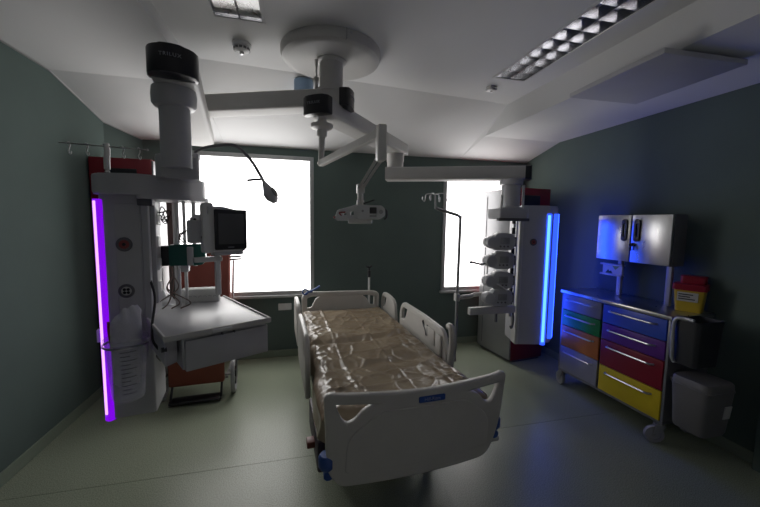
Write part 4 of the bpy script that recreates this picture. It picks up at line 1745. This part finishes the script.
# bins on the trolley side
t = Thing('side_basket', 'black open bin with a pale front bar hung on the trolley side', 'bin', (2.63, 1.71, .66))
bm = NB()
o_ = rpoly([(-.09, -.085), (.15, -.085), (.15, .075), (-.09, .075)], .03)
A = [bm.verts.new((p[0] * .86, p[1] * .86, .0)) for p in o_]
B = [bm.verts.new((*p, .31)) for p in o_]
Ci = [bm.verts.new((p[0] * .95, p[1] * .93, .31)) for p in o_]
Di = [bm.verts.new((p[0] * .82, p[1] * .82, .02)) for p in o_]
for P, Q in ((A, B), (B, Ci), (Ci, Di)):
    for i in range(len(P)):
        bm.faces.new((P[i], P[(i + 1) % len(P)], Q[(i + 1) % len(P)], Q[i]))
bm.faces.new(A[::-1])
bm.faces.new(Di)
t.part('bin_body', bm, M_BIN)
bm = NB()
tube(bm, [(-.075, .06, .0), (-.10, .06, .06), (-.10, .06, .29), (-.09, .0, .318), (-.09, -.05, .318)], .012, 10, 5)
t.part('front_bar', bm, M_ALU)
bm = NB()
box(bm, -.06, .12, .07, .087, .24, .30, .004)
t.part('hanger', bm, M_DSTEEL)

t = Thing('waste_bin', 'grey rounded plastic waste bin with a white sticker under the black basket', 'bin', (2.655, 1.665, .22))
bm = NB()
o_ = rpoly([(-.12, -.13), (.14, -.13), (.14, .11), (-.12, .11)], .05, 6)
lv = [(.0, .80), (.02, .86), (.30, 1.0), (.345, .99), (.36, .93)]
rings = [[bm.verts.new((p[0] * s, p[1] * s, z)) for p in o_] for z, s in lv]
for P, Q in zip(rings, rings[1:]):
    for i in range(len(P)):
        bm.faces.new((P[i], P[(i + 1) % len(P)], Q[(i + 1) % len(P)], Q[i]))
bm.faces.new(rings[0][::-1])
bm.faces.new(rings[-1])
wb = t.part('bin_body', bm, M_BING)
bm = NB()
prism(bm, [(p[0] * 1.03, p[1] * 1.03) for p in o_], .30, .312, .004)
t.part('rim', bm, M_BING, wb)
bm = NB()
box(bm, -.02, .04, -.003, .003, -.045, .045, .001, 1, T(.06, -.124, .17, 0, R(6)))
t.part('sticker', bm, M_PAPER)
bm = NB()
box(bm, -.04, .10, .10, .136, .27, .31, .003)
t.part('hanger', bm, M_DSTEEL)

# ------------------------------------------------------------------ orange transport chair behind the shelf
t = Thing('transport_chair', 'rust orange upholstered patient chair on large wheels behind the shelf', 'chair', (-.87, 3.30, 0), R(4))
bm = NB()
box(bm, -.225, .225, -.06, .0, .13, .48, .02, 3)
t.part('leg_rest', bm, M_ORANGE)
bm = NB()
box(bm, -.235, .235, -.03, .44, .44, .56, .03, 3)
t.part('seat', bm, M_ORANGE)
bm = NB()
box(bm, -.235, .235, -.045, .045, .0, .80, .03, 3, T(0, .46, .50, 0, R(-14)))
t.part('backrest', bm, M_BROWN)
for s in (-1, 1):
    bm = NB()
    box(bm, s * .28 - .03, s * .28 + .03, .02, .44, .66, .72, .02, 3)
    a_ = t.part('armrest', bm, M_ORANGE)
    bm = NB()
    tube(bm, [(s * .29, .06, .66), (s * .29, .06, .30), (s * .29, .38, .25), (s * .29, .38, .66)], .012, 10)
    t.part('armrest_post', bm, M_DSTEEL, a_)
bm = NB()
for s in (-1, 1):
    tube(bm, [(s * .24, -.02, .16), (s * .24, .50, .16), (s * .24, .58, .50), (s * .25, .72, 1.10), (s * .25, .80, 1.13)], .013, 10, 4)
for y in (.02, .42):
    cyl(bm, (-.30, y, .17), (.30, y, .17), .012, n=10)
t.part('frame', bm, M_DSTEEL)
bm = NB()
tube(bm, [(-.20, -.02, .13), (-.20, -.10, .035), (-.20, -.16, .03), (.20, -.16, .03), (.20, -.10, .035), (.20, -.02, .13)], .010, 10)
fo = t.part('footrest_frame', bm, M_BLACK)
bm = NB()
box(bm, -.19, .19, -.165, -.06, .03, .045, .004)
t.part('foot_plate', bm, M_BLACK, fo)


def big_wheel(x, y, r):
    bm = NB()
    lathe(bm, [(r * .86, -.018), (r * .97, -.016), (r, 0), (r * .97, .016), (r * .86, .018), (r * .86, -.018)], n=36, mtx=T(x, y, r, 0, 0, R(90)))
    wq = t.part('wheel', bm, M_WHEEL)
    bm = NB()
    lathe(bm, [(0, -.02), (.03, -.02), (.03, .02), (0, .02)], n=16, mtx=T(x, y, r, 0, 0, R(90)))
    for k in range(6):
        a = 2 * PI * k / 6
        cyl(bm, (x, y, r), (x, y + r * .88 * math.cos(a), r + r * .88 * math.sin(a)), .009, n=8)
    t.part('wheel_spokes', bm, M_BLACK, wq)


big_wheel(.30, .02, .17)
big_wheel(-.28, .02, .17)
for s in (-1, 1):
    bm = NB()
    lathe(bm, [(0, -.014), (.05, -.014), (.06, -.008), (.06, .008), (.05, .014), (0, .014)], n=22, mtx=T(s * .24, .60, .06, 0, 0, R(90)))
    wq = t.part('rear_caster', bm, M_BLACK)
    bm = NB()
    cyl(bm, (s * .24, .60, .06), (s * .24, .55, .28), .012, n=10)
    t.part('caster_fork', bm, M_DSTEEL, wq)

# ------------------------------------------------------------------ wall fittings
t = Thing('wall_socket', 'white double wall socket below the large window', 'socket', (-.13, YB, .60))
bm = NB()
box(bm, -.075, .075, -.014, 0, -.04, .04, .005)
pl_ = t.part('plate', bm, M_WHITE)
for x in (-.036, .036):
    bm = NB()
    lathe(bm, [(0, 0), (.024, 0), (.026, .006), (.022, .006), (.020, .002), (0, .002)], n=20, mtx=T(x, -.013, 0, 0, R(90)))
    t.part('outlet', bm, M_WHITE, pl_)
